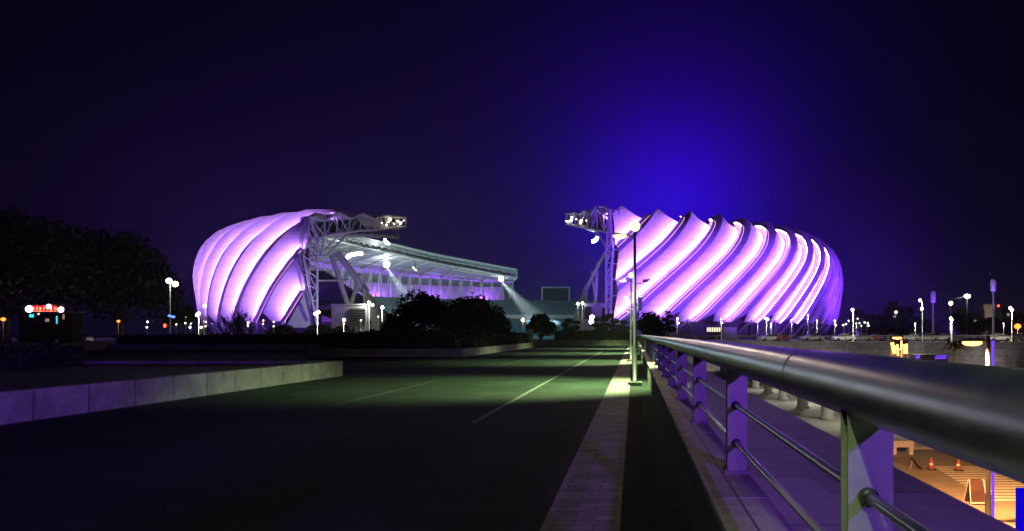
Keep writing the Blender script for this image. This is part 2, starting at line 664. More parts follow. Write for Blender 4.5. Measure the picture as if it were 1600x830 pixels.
def interp(tab, x):
    x = abs(x)
    for (a, va), (b, vb) in zip(tab, tab[1:]):
        if x <= b:
            t = max(0.0, (x - a) / (b - a))
            return va + (vb - va) * t
    return tab[-1][1]


def rim_z(th):
    return interp(RIM, th) if th < 0 else 35.2


def prof(v):
    for a, b in zip(PROF, PROF[1:]):
        if v <= b[0]:
            t = (v - a[0]) / (b[0] - a[0])
            return a[1] + (b[1] - a[1]) * t, a[2] + (b[2] - a[2]) * t
    return PROF[-1][1], PROF[-1][2]


def prof_n(v):
    r0, z0 = prof(max(0, v - 0.05))
    r1, z1 = prof(min(1.36, v + 0.05))
    d = math.hypot(r1 - r0, z1 - z0)
    return (z1 - z0) / d, -(r1 - r0) / d           # outward normal in (r, z)


def shell_pt(th0, v, off, twist):
    """point of the shell on the fold line that starts at th0, pushed out by off"""
    th = th0 + twist * v
    r, z = prof(v)
    nr, nz_ = prof_n(v)
    k = max(0.0, min(1.0, (v - 0.95) / 0.4))
    k = k * k * (3 - 2 * k)
    z += k * (rim_z(th) - 38.0)
    return S(th, r + nr * off, z + nz_ * off)


AMP = 1.22
NV = 30


def amp(v):
    k = max(0.0, min(1.0, (v - 0.65) / 0.3))
    return AMP * (0.85 + 0.25 * min(1, v / 0.5) + 0.45 * k) * (1.0 if v < 1.0 else 1.0 - 0.35 * (v - 1.0) / 0.36)


def clip_build(mb, name, m, parent, co, no, smooth=True):
    """build the mesh and cut away whatever lies on the positive side of the end plane"""
    o = mb.build(name, m, parent, smooth)
    bm = bmesh.new()
    bm.from_mesh(o.data)
    base = root_loc(parent)
    bmesh.ops.bisect_plane(bm, geom=bm.verts[:] + bm.edges[:] + bm.faces[:], plane_co=Vector(co) - base, plane_no=no, clear_outer=True)
    n = len(bm.verts)
    bm.to_mesh(o.data)
    bm.free()
    if n == 0:
        KIDS[parent.name].remove(o)
        bpy.data.objects.remove(o)
        return None
    return o


def pleat(ridge0, valley0, ridge1, twist, co, no, v_end, led='glow_strip'):
    """one pleat: wide lit face from ridge to valley, shaded face from valley to the next ridge, LED strip in the fold"""
    mb = MB()
    for (ta, tb, sa, sb) in ((ridge0, valley0, 1, -1), (valley0, ridge1, -1, 1)):
        NU = 6
        vs, fs = [], []
        for j in range(NV + 1):
            for i in range(NU + 1):
                u = i / NU
                s = sa + (sb - sa) * u
                v0 = 0.085 if s > 0 else 0.0
                v0 = 0.012 + 0.095 * max(0.0, s)              # the hem rises towards each ridge
                v = v0 + (v_end - v0) * j / NV
                th = ta + (tb - ta) * u
                sag = (-0.40 if sa > 0 else 0.30) * math.sin(math.pi * u)
                vs.append(shell_pt(th, v, amp(v) * s + sag, twist))
        for j in range(NV):
            for i in range(NU):
                a = j * (NU + 1) + i
                fs.append((a, a + 1, a + NU + 2, a + NU + 1))
        mb.add(vs, fs)
    panel = clip_build(mb, 'membrane_panel', M['membrane'], stadium, co, no)
    if panel is None:
        return
    # LED strip just past the valley on the next face, shining back onto the lit face
    w = (ridge1 - valley0)
    mb, gt = MB(), MB()
    pts = []
    v_top = min(v_end, 0.985)
    hood = 0.28 if led == 'glow_strip' else 0.17
    for j in range(NV + 1):
        v = 0.015 + (v_top - 0.015) * j / NV
        t0 = valley0 + w * 0.16
        a = shell_pt(t0, v, -amp(v) * 0.68 + 1.00, twist)                # hooded: opens down towards the lit face
        b = shell_pt(t0 - hood, v, -amp(v) * 0.68 + 1.44, twist)
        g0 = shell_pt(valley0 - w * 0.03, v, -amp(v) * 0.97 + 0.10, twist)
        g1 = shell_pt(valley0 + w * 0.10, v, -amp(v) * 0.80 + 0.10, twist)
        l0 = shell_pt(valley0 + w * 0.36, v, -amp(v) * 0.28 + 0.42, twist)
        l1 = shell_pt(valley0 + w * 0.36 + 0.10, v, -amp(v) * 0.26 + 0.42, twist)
        k0 = shell_pt(t0, v, -amp(v) * 0.68 + 0.06, twist)               # skirt that keeps the light off the other face
        pts.append((a, b, g0, g1, l0, l1, k0, a))
    strip = [(2 * j, 2 * j + 1, 2 * j + 3, 2 * j + 2) for j in range(NV)]
    mb.add([p for q in pts for p in q[:2]], strip)
    gt.add([p for q in pts for p in q[2:4]], strip)
    hd = MB().add([p for q in pts for p in q[6:8]], strip)
    hd.add([p + (p - Vector((CX, CY, p.z))).normalized() * 0.07 for q in pts for p in q[:2]], strip)
    clip_build(hd, 'light_hood', M['membrane'], panel, co, no, False)
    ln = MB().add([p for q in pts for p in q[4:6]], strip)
    if led:
        clip_build(mb, 'led_strip', M[led], panel, co, no, False)
    clip_build(gt, 'fold_shade_strip', M['fold_shade'], panel, co, no, False)  # dark ribbon laid along the valley as its shadow line
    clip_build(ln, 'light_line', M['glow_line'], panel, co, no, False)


# end planes of the two shells (each vertical, from the column to the tip of its roof truss)
LCOL, LTIP = P(494, 500, 215), P(633, 350, 249)
RCOL, RTIP = P(953, 500, 211), P(886, 343, 250)


class EndPlane:
    def __init__(self, c, t):
        self.c, self.t = Vector((c.x, c.y, 0)), Vector((t.x, t.y, 0))
        self.d = self.t - self.c
        self.n = Vector((self.d.y, -self.d.x, 0)).normalized()

    def at(self, px, py, back=0.0):
        k = (px - HX) / F
        s = (k * self.c.y - self.c.x) / (self.d.x - k * self.d.y)
        p = self.c + self.d * s
        p = Vector((p.x, p.y, EYE + (HY - py) / F * p.y))
        return p + self.n * back


LE, RE = EndPlane(LCOL, LTIP), EndPlane(RCOL, RTIP)
# LE.n points to the gap side or away: make both point away from their own shell
if LE.n.x < 0:
    LE.n = -LE.n
if RE.n.x > 0:
    RE.n = -RE.n

TW_R, TW_L, AF = 19.0, 18.0, 0.72          # twist of the folds; share of a pleat that is lit face
VR = [-11.2, -5.6, 0, 5.6, 11.2, 16.8, 22.4, 28.0, 33.8, 39.4, 44.8, 49.6, 54.6, 59.6, 64.8, 70.3, 76, 81.7, 87.4, 93, 99]
for a, b, c in zip(VR, VR[1:], VR[2:]):
    pleat(b - AF * (b - a), b, c - AF * (c - b), TW_R, RE.c, RE.n, 1.36, 'glow_strip' if b < 50 else None)
VL = [-10.6, -16.6, -22.6, -28.6, -34.7, -40.9, -46.5, -52.4, -58.4, -64.4, -70.4, -76.4, -82.4, -88.4, -94.4, -100.4]
for c, b, a in zip(VL, VL[1:], VL[2:]):
    pleat(b - AF * (b - a), b, c - AF * (c - b), TW_L, LE.c, LE.n, 1.36, 'glow_strip_soft')

# ---- underside of the left roof, its rim and ribs
th_list = [-25 - i * 3 for i in range(48)]            # to -166
mb = MB()
vs = []
RR = [(82.5, None), (88, .14), (94, .38), (100, .66), (106, .93), (109, 1.0)]
for th in th_list:
    zr, zu = interp(RIM, th) - 3.4, interp(UND, th)
    for r, k in RR:
        vs.append(S(th, r, zr + (zu - zr) * (k or 0)))
n = len(RR)
fs = [(i * n + j, i * n + j + 1, (i + 1) * n + j + 1, (i + 1) * n + j) for i in range(len(th_list) - 1) for j in range(n - 1)]
mb.add(vs, fs)
mb.build('roof_underside', M['underside'], stadium, True)
mb = MB()
for i in range(0, len(th_list), 2):
    th = th_list[i]
    zr, zu = interp(RIM, th) - 3.4, interp(UND, th)
    mb.tube([S(th, r, zr + (zu - zr) * (k or 0) - 0.55) for r, k in RR], 0.42, 5)
for r, k in RR[1:-1:2]:
    mb.tube([S(th, r, interp(RIM, th) - 3.4 + (interp(UND, th) - interp(RIM, th) + 3.4) * k - 0.5) for th in th_list], 0.22, 5)
mb.build('roof_ribs', M['truss'], stadium)
# sheet on top of the far part of the roof (beyond the last built pleat)
mb = MB()
vs = []
tl = [t for t in th_list if t < -84]
for th in tl:
    zr = interp(RIM, th)
    zz = 36 + 0.5 * (zr - 38)
    for r, z in ((82.5, zr + 0.6), (95, zr * 0.6 + zz * 0.4), (108, zz), (118, zz - 4.5), (123, zz - 11), (124, zz - 18)):
        vs.append(S(th, r, z))
mb.add(vs, [(i * 6 + j, i * 6 + j + 1, (i + 1) * 6 + j + 1, (i + 1) * 6 + j) for i in range(len(tl) - 1) for j in range(5)])
mb.build('roof_sheet', M['underside'], stadium, True)
# rim truss along the inner edge: fascia band between two chords with a zigzag web
mb, wb = MB(), MB()
vs = []
for th in th_list:
    zr = interp(RIM, th)
    vs += [S(th, 82.4, zr - 1.3), S(th, 82.6, zr + 0.9)]
mb.add(vs, [(2 * i, 2 * i + 1, 2 * i + 3, 2 * i + 2) for i in range(len(th_list) - 1)])
mb.build('roof_fascia', M['truss'], stadium, True)
for dz, rr in ((-3.5, 0.42), (0.9, 0.45), (-1.3, 0.25)):
    wb.tube([S(th, 82.0, interp(RIM, th) + dz) for th in th_list], rr, 6)
for i in range(len(th_list) - 1):
    a, b = th_list[i], th_list[i + 1]
    m_ = (a + b) / 2
    wb.tube([S(a, 82.0, interp(RIM, a) - 3.5), S(m_, 82.0, interp(RIM, m_) - 1.3)], 0.16, 4)
    wb.tube([S(m_, 82.0, interp(RIM, m_) - 1.3), S(b, 82.0, interp(RIM, b) - 3.5)], 0.16, 4)
# closed far end of the roof
th = th_list[-1]
for (r0, z0, r1, z1) in ((82, interp(RIM, th) - 3.5, 82, interp(RIM, th) + .9), (82, interp(RIM, th) - 3.5, 109, interp(UND, th)), (82, interp(RIM, th) + .9, 109, interp(UND, th) + 3)):
    wb.tube([S(th, r0, z0), S(th, r1, z1)], 0.4, 5)
wb.build('rim_truss', M['truss'], stadium)

# ---- right roof: only its near part can ever be seen
tr = [15 + i * 4 for i in range(24)]
mb = MB()
vs = []
for th in tr:
    zr, zu = 34.9, min(interp(UND, th), 31.5)
    for r, k in RR[1:]:
        vs.append(S(th, r, zr + (zu - zr) * (k or 0)))
n = len(RR) - 1
mb.add(vs, [(i * n + j, i * n + j + 1, (i + 1) * n + j + 1, (i + 1) * n + j) for i in range(len(tr) - 1) for j in range(n - 1)])
clip_build(mb, 'roof_underside', M['underside'], stadium, RE.c, RE.n)

# ---- V struts under the left roof and purple-lit concourse behind them
mb = MB()
for i in range(2, 45):
    th = -34 - i * 3
    if th < -166:
        break
    zu = interp(UND, th)
    mb.tube([S(th, 108.5, zu), S(th + 1.1, 111, 17)], 0.34, 5)
    mb.tube([S(th, 108.5, zu), S(th - 1.1, 111, 17)], 0.34, 5)
mb.build('roof_strut', M['truss'], stadium)

# ---- stands: lower and upper tier all round except the near gap
def ring(name, m, prof_, ths):
    q = MB()
    vs_ = [S(t, r, z) for t in ths for r, z in prof_]
    k = len(prof_)
    q.add(vs_, [(i * k + j, i * k + j + 1, (i + 1) * k + j + 1, (i + 1) * k + j) for i in range(len(ths) - 1) for j in range(k - 1)])
    return q.build(name, m, stadium)


bowl = [-28 - i * 4 for i in range(80)]
bowl = [t for t in bowl if t > -342]
steps_lo, steps_hi = [], []
for i in range(16):
    steps_lo += [(64 + i * 1.35, 1.4 + i * 0.5), (64 + i * 1.35, 1.9 + i * 0.5)]
for i in range(18):
    steps_hi += [(89 + i * 1.05, 11.2 + i * 0.5), (89 + i * 1.05, 11.7 + i * 0.5)]
ring('lower_stand', M['seat'], [(63.5, 0.0)] + steps_lo + [(87, 9.6)], bowl)
ring('gallery_front', M['concrete'], [(87, 9.5), (88.6, 9.8), (88.6, 11.7)], bowl)
ring('upper_stand', M['seat'], steps_hi + [(110, 20.2)], bowl)
ring('concourse_wall', M['concrete'], [(113.5, 0), (113.5, 10), (115, 14), (116.5, 28)], [t for t in bowl if t > -166])
mb = MB()
for i in range(80):
    th = -110 - i * 0.75
    if th < -168:
        break
    h = 18.6 + 1.4 * rng.random()
    mb.tube([S(th, 111.2, 16.5), S(th + rng.uniform(-.5, .5), 111.2, h + 1.6)], rng.uniform(0.12, 0.4), 4)
mb.build('concourse_lattice', M['concrete'], stadium)

# ---- base ring of the building under the pleats, with raking struts
mb = MB()
ths = [17.5 + i * 3 for i in range(35)]
vs = []
for t in ths:
    vs += [S(t, 112, 0), S(t, 112, 7.4), S(t, 117.5, 8.2)]
mb.add(vs, [(i * 3 + j, i * 3 + j + 1, (i + 1) * 3 + j + 1, (i + 1) * 3 + j) for i in range(len(ths) - 1) for j in range(2)])
ths = [-26 - i * 3 for i in range(35)]
vs = []
for t in ths:
    vs += [S(t, 112, 0), S(t, 112, 7.4), S(t, 117.5, 8.2)]
mb.add(vs, [(i * 3 + j, i * 3 + j + 1, (i + 1) * 3 + j + 1, (i + 1) * 3 + j) for i in range(len(ths) - 1) for j in range(2)])
mb.build('base_wall', M['concrete'], stadium)
for vlist in (VR[6:20], VL[3:13]):
    for a, b in zip(vlist, vlist[1:]):
        mb = MB()
        p = shell_pt(a, 0.03, -AMP * 0.8, 0)
        mb.tube([p, S(a + 2.0, 117.5, 0)], 0.38, 6)
        mb.tube([p, S(a - 2.4, 117.5, 0)], 0.38, 6)
        mb.build('base_strut', M['concrete'], stadium)
# canted gable walls between the struts on the right (dim violet-grey triangles)
for a in (24.5, 35.0, 44.5, 49):
    mb = MB()
    p0, p1, p2, p3 = S(a - 2.6, 116.4, 0), S(a + 2.2, 116.4, 0), S(a + 1.6, 117.2, 4.6), S(a - 0.6, 117.2, 5.6)
    q = [x + (S(0, -0.5, 0) - S(0, 0, 0)) for x in (p0, p1, p2, p3)]
    mb.add([p0, p1, p2, p3] + q, ((0, 1, 2, 3), (7, 6, 5, 4), (0, 4, 5, 1), (1, 5, 6, 2), (2, 6, 7, 3), (3, 7, 4, 0)))
    mb.build('gable_wall', M['concrete'], stadium)
# lit entrance hall under the third pleat, its red-brown canopy and pale side block
mb = MB()
a, b = P(1104, 519, 206), P(1126, 519, 207)
mb.quad((a.x, a.y, 2.05), (b.x, b.y, 2.05), (b.x, b.y, 3.2), (a.x, a.y, 3.2))
ent = mb.build('entrance_glazing', M['glow_window'], stadium)
mb = MB()
for k in range(7):
    x = a.x + (b.x - a.x) * k / 6
    y = a.y + (b.y - a.y) * k / 6 - 0.12
    mb.box(x - 0.09, x + 0.09, y - 0.08, y + 0.08, 2.0, 3.25)
mb.box(a.x, b.x, a.y - 0.3, a.y - 0.05, 0.0, 2.05)
mb.build('mullion', M['dark'], ent)
mb = MB().box(a.x - 1.2, b.x + 4.2, 202.5, 207.5, 3.3, 4.0)
mb.build('entrance_canopy', M['sign_brown'], stadium)
mb = MB().box(b.x + 0.4, b.x + 3.9, 203.6, 207.2, 0, 3.25)
mb.build('entrance_block', M['concrete'], stadium)

# ---- the two end trusses
def end_truss(E, top, bot, outer, inner, knees, sheet_pts=None):
    root = MB()
    for back, k in ((0.3, 1.0), (-2.6, 0.8)):
        def T(a, b, r):
            root.tube([E.at(*a, back), E.at(*b, back)], r * k, 6)
        for ch, r in ((top, 0.42), (bot, 0.40), (outer, 0.36), (inner, 0.38)):
            for a, b in zip(ch, ch[1:]):
                T(a, b, r)
        # webs: an upright at every node and one diagonal per bay, leaning to and fro
        for (c0, c1, r) in ((top, bot, 0.21), (outer, inner, 0.19)):
            for i in range(len(c0)):
                T(c0[i], c1[i], r)
                if i + 1 < len(c0):
                    if i % 2 == 0:
                        T(c0[i], c1[i + 1], r * 0.9)
                    else:
                        T(c1[i], c0[i + 1], r * 0.9)
        for a, b in knees:
            T(a, b, 0.36)
    for ch in (top, bot, outer, inner):
        for q in ch:
            root.tube([E.at(*q, 0.3), E.at(*q, -2.6)], 0.2, 5)
    return root.build('end_truss', M['truss'], stadium)


lt = [(482, 339), (506, 345), (526, 332), (547, 342), (565, 334), (583, 342), (599, 337), (616, 338.5), (633, 340)]
lb = [(496, 373), (506, 369), (525, 365.5), (543, 363), (561, 360.5), (586, 359.5), (605, 357), (620, 355.5), (633, 354)]
lo = [(482, 339), (480.5, 362), (479, 382), (472, 399), (477, 422), (481, 446), (486, 470), (491, 492), (494, 512)]
li = [(496, 373), (495, 386), (494.5, 399), (494.5, 416), (494, 434), (494, 452), (494, 470), (494, 490), (494, 512)]
end_truss(LE, lt, lb, lo, li, (((542, 366), (509, 400)), ((506, 369), (500, 403)), ((509, 400), (495, 402))))
rt = [(955, 328.6), (944, 334), (933.7, 323), (926, 335), (916.4, 328.6), (908.5, 335), (900.5, 332.5), (893, 334), (886, 334.5)]
rb = [(951, 364), (946, 362), (935, 360), (928, 358), (920, 356.4), (908, 354), (900, 352.5), (893, 351), (887, 350)]
ro = [(955, 328.6), (956, 352), (958, 372), (960, 390), (958, 412), (957, 436), (957, 462), (956, 488), (954, 512)]
ri = [(951, 364), (950, 378), (949.5, 392), (949, 410), (949, 430), (949, 452), (949, 474), (949, 494), (949, 512)]
end_truss(RE, rt, rb, ro, ri, (((935, 362), (949.5, 387)),))

# closing sheets at the shell ends, behind the trusses
mb = MB()
zigs = [(482, 340), (470, 362), (471, 380), (462, 402), (468, 424), (472, 440), (478, 462), (462, 490), (450, 512)]
inn = [(483, 341), (481, 362), (480, 382), (473, 399), (478, 422), (482, 446), (487, 470), (492, 492), (494, 512)]
vs = [LE.at(*p, -0.9) for p in zigs] + [LE.at(*p, -0.9) for p in inn]
k = len(zigs)
mb.add(vs, [(i, i + 1, k + i + 1, k + i) for i in range(k - 1)])
mb.build('end_sheet', M['underside'], stadium)
mb = MB()
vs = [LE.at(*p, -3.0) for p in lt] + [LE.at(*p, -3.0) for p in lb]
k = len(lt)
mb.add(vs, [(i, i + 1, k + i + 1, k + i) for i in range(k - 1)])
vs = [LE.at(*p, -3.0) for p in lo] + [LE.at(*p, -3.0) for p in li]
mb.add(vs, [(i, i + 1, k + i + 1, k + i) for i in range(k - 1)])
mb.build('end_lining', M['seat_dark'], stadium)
mb = MB()
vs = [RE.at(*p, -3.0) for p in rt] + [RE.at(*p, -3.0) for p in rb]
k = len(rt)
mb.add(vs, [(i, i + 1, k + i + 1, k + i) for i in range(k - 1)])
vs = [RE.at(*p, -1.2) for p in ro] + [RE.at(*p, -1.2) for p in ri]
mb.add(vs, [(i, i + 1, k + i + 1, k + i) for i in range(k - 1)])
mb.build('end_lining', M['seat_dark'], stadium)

# small white maintenance lamps inside the tip of each truss
for E, pts in ((LE, [(593, 349), (603, 347), (606, 343), (612, 350), (618, 346), (622, 349), (627, 345), (600, 352)]),
               (RE, [(889, 346), (892, 347), (897, 345), (905, 343), (912, 349), (913, 346), (921, 345), (898, 340)])):
    for i, q in enumerate(pts):
        c = E.at(*q, 1.0)
        MB().ball(c, 0.22 + 0.12 * (i % 3), n=8, m=5).build('truss_lamp', M['glow_globe'], stadium)

# raking columns and stand beam seen through the left end
mb = MB()
def seg(a, b, Y0, Y1, r):
    mb.tube([P(*a, Y0), P(*b, Y1)], r, 6)
seg((518, 400), (545, 480), 236, 232, 0.75)
seg((563, 428), (547, 480), 240, 232, 0.6)
seg((527, 395), (573, 456), 240, 238, 1.1)
seg((494, 439), (540, 438), 222, 236, 0.3)
seg((560, 452), (586, 470), 240, 246, 0.5)
mb.build('raking_column', M['truss'], stadium)
mb = MB()
seg((946, 395), (916, 452), 222, 236, 0.55)
seg((934, 410), (930, 474), 230, 228, 0.5)
seg((925, 425), (931, 474), 234, 228, 0.4)
mb.build('raking_column', M['truss'], stadium)

# wedge shaped end walls of the stands
def slab(pts, thick, name, m, parent):
    q = MB()
    nn = (pts[1] - pts[0]).cross(pts[2] - pts[0]).normalized() * thick
    k_ = len(pts)
    v_ = list(pts) + [p + nn for p in pts]
    f_ = [tuple(range(k_)), tuple(range(2 * k_ - 1, k_ - 1, -1))] + [(i, k_ + i, k_ + (i + 1) % k_, (i + 1) % k_) for i in range(k_)]
    q.add(v_, f_)
    return q.build(name, m, parent)


slab([P(571, 522, 232), P(571, 450, 232), P(586, 470, 238), P(602, 492, 246), P(612, 521.5, 250)], 0.8, 'stand_end_wall', M['concrete'], stadium)
slab([P(914, 522, 230), P(914, 445, 230), P(905, 470, 240), P(897, 490, 248), P(893, 521.5, 250)], -0.8, 'stand_end_wall', M['concrete'], stadium)

# ---- violet floods on the ground round the shells: assumed fixtures, each with its lamp
def assumed_flood_fixture(px, Y, aim, energy, label, color=(0.19, 0.032, 1.0), angle=54):
    x = X_at(px, Y)
    t = empty('floodlight', (x, Y, 0), label, 'floodlight', 'assumed violet floodlights on the ground round the stadium')
    MB().box(x - 0.35, x + 0.35, Y - 0.2, Y + 0.2, 0, 0.12).build('base_plate', M['steel_dark'], t)
    q = MB()
    q.box(x - 0.32, x + 0.32, Y - 0.12, Y + 0.16, 0.22, 0.62)
    q.tube([(x - 0.36, Y, 0.1), (x - 0.36, Y, 0.45)], 0.03, 5)
    q.tube([(x + 0.36, Y, 0.1), (x + 0.36, Y, 0.45)], 0.03, 5)
    q.build('housing', M['steel_dark'], t)
    lamp('assumed_flood_lamp', 'SPOT', (x, Y, 0.95), energy, color, t, 0.3, aim, angle, 0.8)
    return t


# ================================================================== things near the stadium
# scoreboard
sb = empty('scoreboard', P(868, 522, 430) + Vector((0, 0, -EYE)), 'large dark blank scoreboard on legs above the far stand', 'scoreboard')
a, b = P(848, 472, 430), P(888.5, 450, 430)
MB().box(a.x, b.x, 430.2, 432, a.z, b.z).build('screen', M['screen'], sb)
mb = MB()
mb.box(a.x - .6, b.x + .6, 429.8, 432.3, a.z - 1.0, a.z - 0.05)
mb.box(a.x - .6, b.x + .6, 429.8, 432.3, b.z + 0.05, b.z + .5)
mb.box(a.x - .6, a.x - 0.05, 429.8, 432.3, a.z - 0.04, b.z + 0.04)
mb.box(b.x + 0.05, b.x + .6, 429.8, 432.3, a.z - 0.04, b.z + 0.04)
mb.build('frame', M['truss'], sb)
for x in (a.x + 3, b.x - 3):
    MB().box(x - 0.5, x + 0.5, 431, 432, 0, a.z - 1.02).build('leg', M['truss'], sb)

# concrete blocks either side of the open end
gh = empty('gatehouse', P(545, 522, 216) + Vector((0, 0, -EYE)), 'pale concrete block with dark louvres inside the left end of the stadium', 'building')
a, b = P(518, 477, 215), P(571, 477, 215)
MB().box(a.x, b.x, 215, 227, 0, a.z).build('wall', M['concrete'], gh)
MB().box(a.x - 0.2, b.x + 0.2, 214.8, 227.2, a.z + 0.003, a.z + 0.35).build('parapet_cap', M['concrete'], gh)
lv = MB()
c, d = P(548.5, 502, 214.9), P(571, 482, 214.9)
lv.box(c.x, d.x, 214.8, 214.97, c.z, d.z)
lo_ = lv.build('louvre', M['dark'], gh)
sl = MB()
for i in range(5):
    z = c.z + (d.z - c.z) * (i + 0.5) / 5
    sl.box(c.x, d.x, 214.62, 214.79, z - 0.08, z + 0.08)
sl.build('louvre_slat', M['facade_dim'], lo_)
gh = empty('gatehouse', P(925, 522, 216) + Vector((0, 0, -EYE)), 'narrow concrete block with dark window inside the right end of the stadium', 'building')
a, b = P(913, 474, 215), P(938, 474, 215)
MB().box(a.x, b.x, 215, 226, 0, a.z).build('wall', M['concrete'], gh)
c, d = P(913.6, 499, 214.9), P(924, 479, 214.9)
w_ = MB().box(c.x, d.x, 214.8, 214.97, c.z, d.z).build('window', M['car_glass'], gh)
sl = MB()
for i in range(1, 4):
    x = c.x + (d.x - c.x) * i / 4
    sl.box(x - 0.05, x + 0.05, 214.7, 214.79, c.z, d.z)
sl.build('window_bar', M['facade_dim'], w_)


# stadium floodlights under the roofs
def stadium_light(px, py, Y, rad, label, aim=None, energy=0, shape=None, m='glow_flood', angle=50):
    c = P(px, py, Y)
    t = empty('stadium_floodlight', c, label, 'floodlight', 'white floodlights hung from the stadium roofs')
    q = MB()
    q.tube([c + Vector((0, 0.4, 0.2)), c + Vector((0, 0.9, 3.2))], 0.14, 5)
    q.box(c.x - rad * 0.8, c.x + rad * 0.8, Y + 0.35, Y + 0.8, c.z - rad * 0.6, c.z + rad * 0.6)
    q.build('bracket', M['steel_dark'], t)
    q = MB()
    if shape:
        q.tube([P(x, y, Y) for x, y in shape], rad * 0.55, 7)
    else:
        q.ball(c, rad, rad * 0.5, rad, 10, 7)
    q.build('lamp_head', M[m], t)
    if energy:
        lamp('beam_lamp', 'SPOT', c + Vector((0.0, -0.9, -1.0)), energy, (0.80, 1.0, 0.95), t, 0.5, aim, angle, 1.0)
    return t


stadium_light(604, 413, 370, 1.5, 'brilliant white floodlight at the middle of the left roof with a long beam', P(700, 560, 370), 14000000, None, 'glow_flood', 24)
stadium_light(783, 436, 403, 1.25, 'brilliant white floodlight near the far end of the left roof', P(885, 550, 403), 13000000, None, 'glow_flood', 26)
stadium_light(546, 401, 322, 1.2, 'long bright lamp strip glowing under the left roof behind the end truss', P(700, 560, 330), 160000,
              [(542, 403), (546, 399), (556, 397), (566, 396)])
stadium_light(603, 378, 352, 1.0, 'curved white lamp on the upper edge of the left roof', None, 0, [(601, 374), (603, 378.5), (608, 381)], 'glow_flood')
stadium_light(648, 420, 378, 0.45, 'small dim hook shaped lamp under the middle of the left roof', None, 0, [(645, 417), (647, 420), (651, 423)], 'glow_globe')
stadium_light(930, 375, 244, 0.85, 'curved white lamp hanging below the tip of the right roof', None, 0, [(925, 377.5), (929, 376.5), (932, 374), (933.5, 370.5)], 'glow_flood')
# bare lamps added to wash the roof underside and the left end
for i, (px, py, Y, tx, ty) in enumerate(((700, 408, 380, 690, 428), (560, 385, 330, 575, 405), (640, 395, 360, 650, 420), (760, 425, 398, 760, 440))):
    pass
lamp('added_roof_wash', 'POINT', S(-75, 70, 22), 6000, (0.80, 1.0, 0.92), stadium, 1.0)
lamp('added_roof_wash', 'POINT', S(-118, 72, 22), 8000, (0.80, 1.0, 0.92), stadium, 1.0)
lamp('added_roof_wash', 'POINT', S(-150, 74, 20), 4500, (0.80, 1.0, 0.95), stadium, 1.0)
lamp('added_end_wash', 'POINT', P(575, 470, 214), 3600, (0.95, 0.95, 0.85), stadium, 0.5)
for th in (-112, -128, -144, -158):
    lamp('assumed_concourse_lamp', 'POINT', S(th, 112.6, 18.5), 11000, (0.32, 0.08, 1.0), stadium, 0.5)  # assumed violet lamps that tint the concourse behind the struts
lamp('assumed_concourse_lamp', 'POINT', S(-40, 106, 16), 3000, (0.25, 0.05, 0.8), stadium, 0.5)
lamp('assumed_concourse_lamp', 'POINT', S(24, 100, 14), 7000, (0.25, 0.05, 0.8), stadium, 0.5)
lamp('stand_fill', 'POINT', S(-176, 36, 12), 14000, (0.25, 0.85, 1.0), stadium, 1.0)  # added teal fill over the pitch, brightens the far stand

for i, (px, Y, ax, ay, aY, en, lb_) in enumerate((
        (1010, 150, 1000, 360, 212, 200000, 'assumed violet floodlight on the ground before the right shell, first from the open end'),
        (1100, 152, 1090, 360, 212, 200000, 'assumed violet floodlight on the ground before the right shell, second from the open end'),
        (1210, 158, 1180, 368, 225, 225000, 'assumed violet floodlight on the ground before the right shell, third from the open end'),
        (1345, 185, 1250, 380, 250, 320000, 'assumed violet floodlight on the ground before the right shell, fourth from the open end'),
        (1500, 225, 1300, 395, 285, 520000, 'assumed violet floodlight on the ground past the right shell, farthest from the open end'),
        (440, 166, 430, 400, 228, 45000, 'assumed violet floodlight on the ground before the left shell, nearer the open end'),
        (330, 180, 350, 400, 255, 45000, 'assumed violet floodlight on the ground before the left shell, farther from the open end'))):
    assumed_flood_fixture(px, Y, P(ax, ay, aY), en, lb_)

# ================================================================== podium wall and railings
w = MB().box(EDGE + 0.0, 140, WALL_Y, WALL_Y + 0.5, STREET, 0.0)
w = tag(w.build('podium_wall', M['blockwall']), 'long pale block wall across the sunken street under the far railing', 'wall')


def far_railing(x0, x1, Y, pitch, label, z0=0.0, h=1.12, m='pole', post_m=None):
    t = empty('railing', ((x0 + x1) / 2, Y, z0), label, 'railing')
    q = MB()
    q.tube([(x0, Y, z0 + h), (x1, Y, z0 + h)], 0.07, 7)
    q.build('handrail', M[m], t, True)
    q = MB()
    for z in (0.42, 0.75):
        q.tube([(x0, Y, z0 + z), (x1, Y, z0 + z)], 0.018, 5)
    q.build('crossbar', M[m], t, True)
    k_ = int((x1 - x0) / pitch)
    for i in range(k_ + 1):
        x = x0 + pitch * i
        q = MB().box(x - 0.10, x + 0.10, Y - 0.04, Y + 0.04, z0 + 0.001, z0 + h - 0.06)
        q.box(x - 0.15, x + 0.15, Y - 0.08, Y + 0.08, z0, z0 + 0.04)
        q.build('rail_post', M[post_m or m], t)
    return t


far_railing(3.6, 78, WALL_Y + 0.24, 4.05, 'grey metal railing on top of the long block wall across the street')
far_railing(X_at(372, 97), X_at(512, 97), 97.0, 1.55, 'violet lit railing behind the first planters, below the left shell', 0.0, 1.0)

# ================================================================== parapet and near railing
pl = MB()
pl.box(0.43, 0.70, -30, WALL_Y - 0.02, 0.0, 0.545)
par = empty('parapet', (0.55, 0, 0), 'low stone parapet with pale coping blocks under the big steel handrail', 'parapet')
pl.build('plinth', M['plinth'], par)
cp = MB()
y = -12 * 0.672
i = 0
while y < WALL_Y - 1:
    L_ = 0.672
    dz = rng.uniform(-0.002, 0.002)
    cp.cbox(0.405 + rng.uniform(-.002, .002), 0.715, y + 0.006, y + L_ - 0.006, 0.548, 0.59 + dz, 0.006)
    y += L_
    i += 1
cp.build('coping', M['coping'], par)

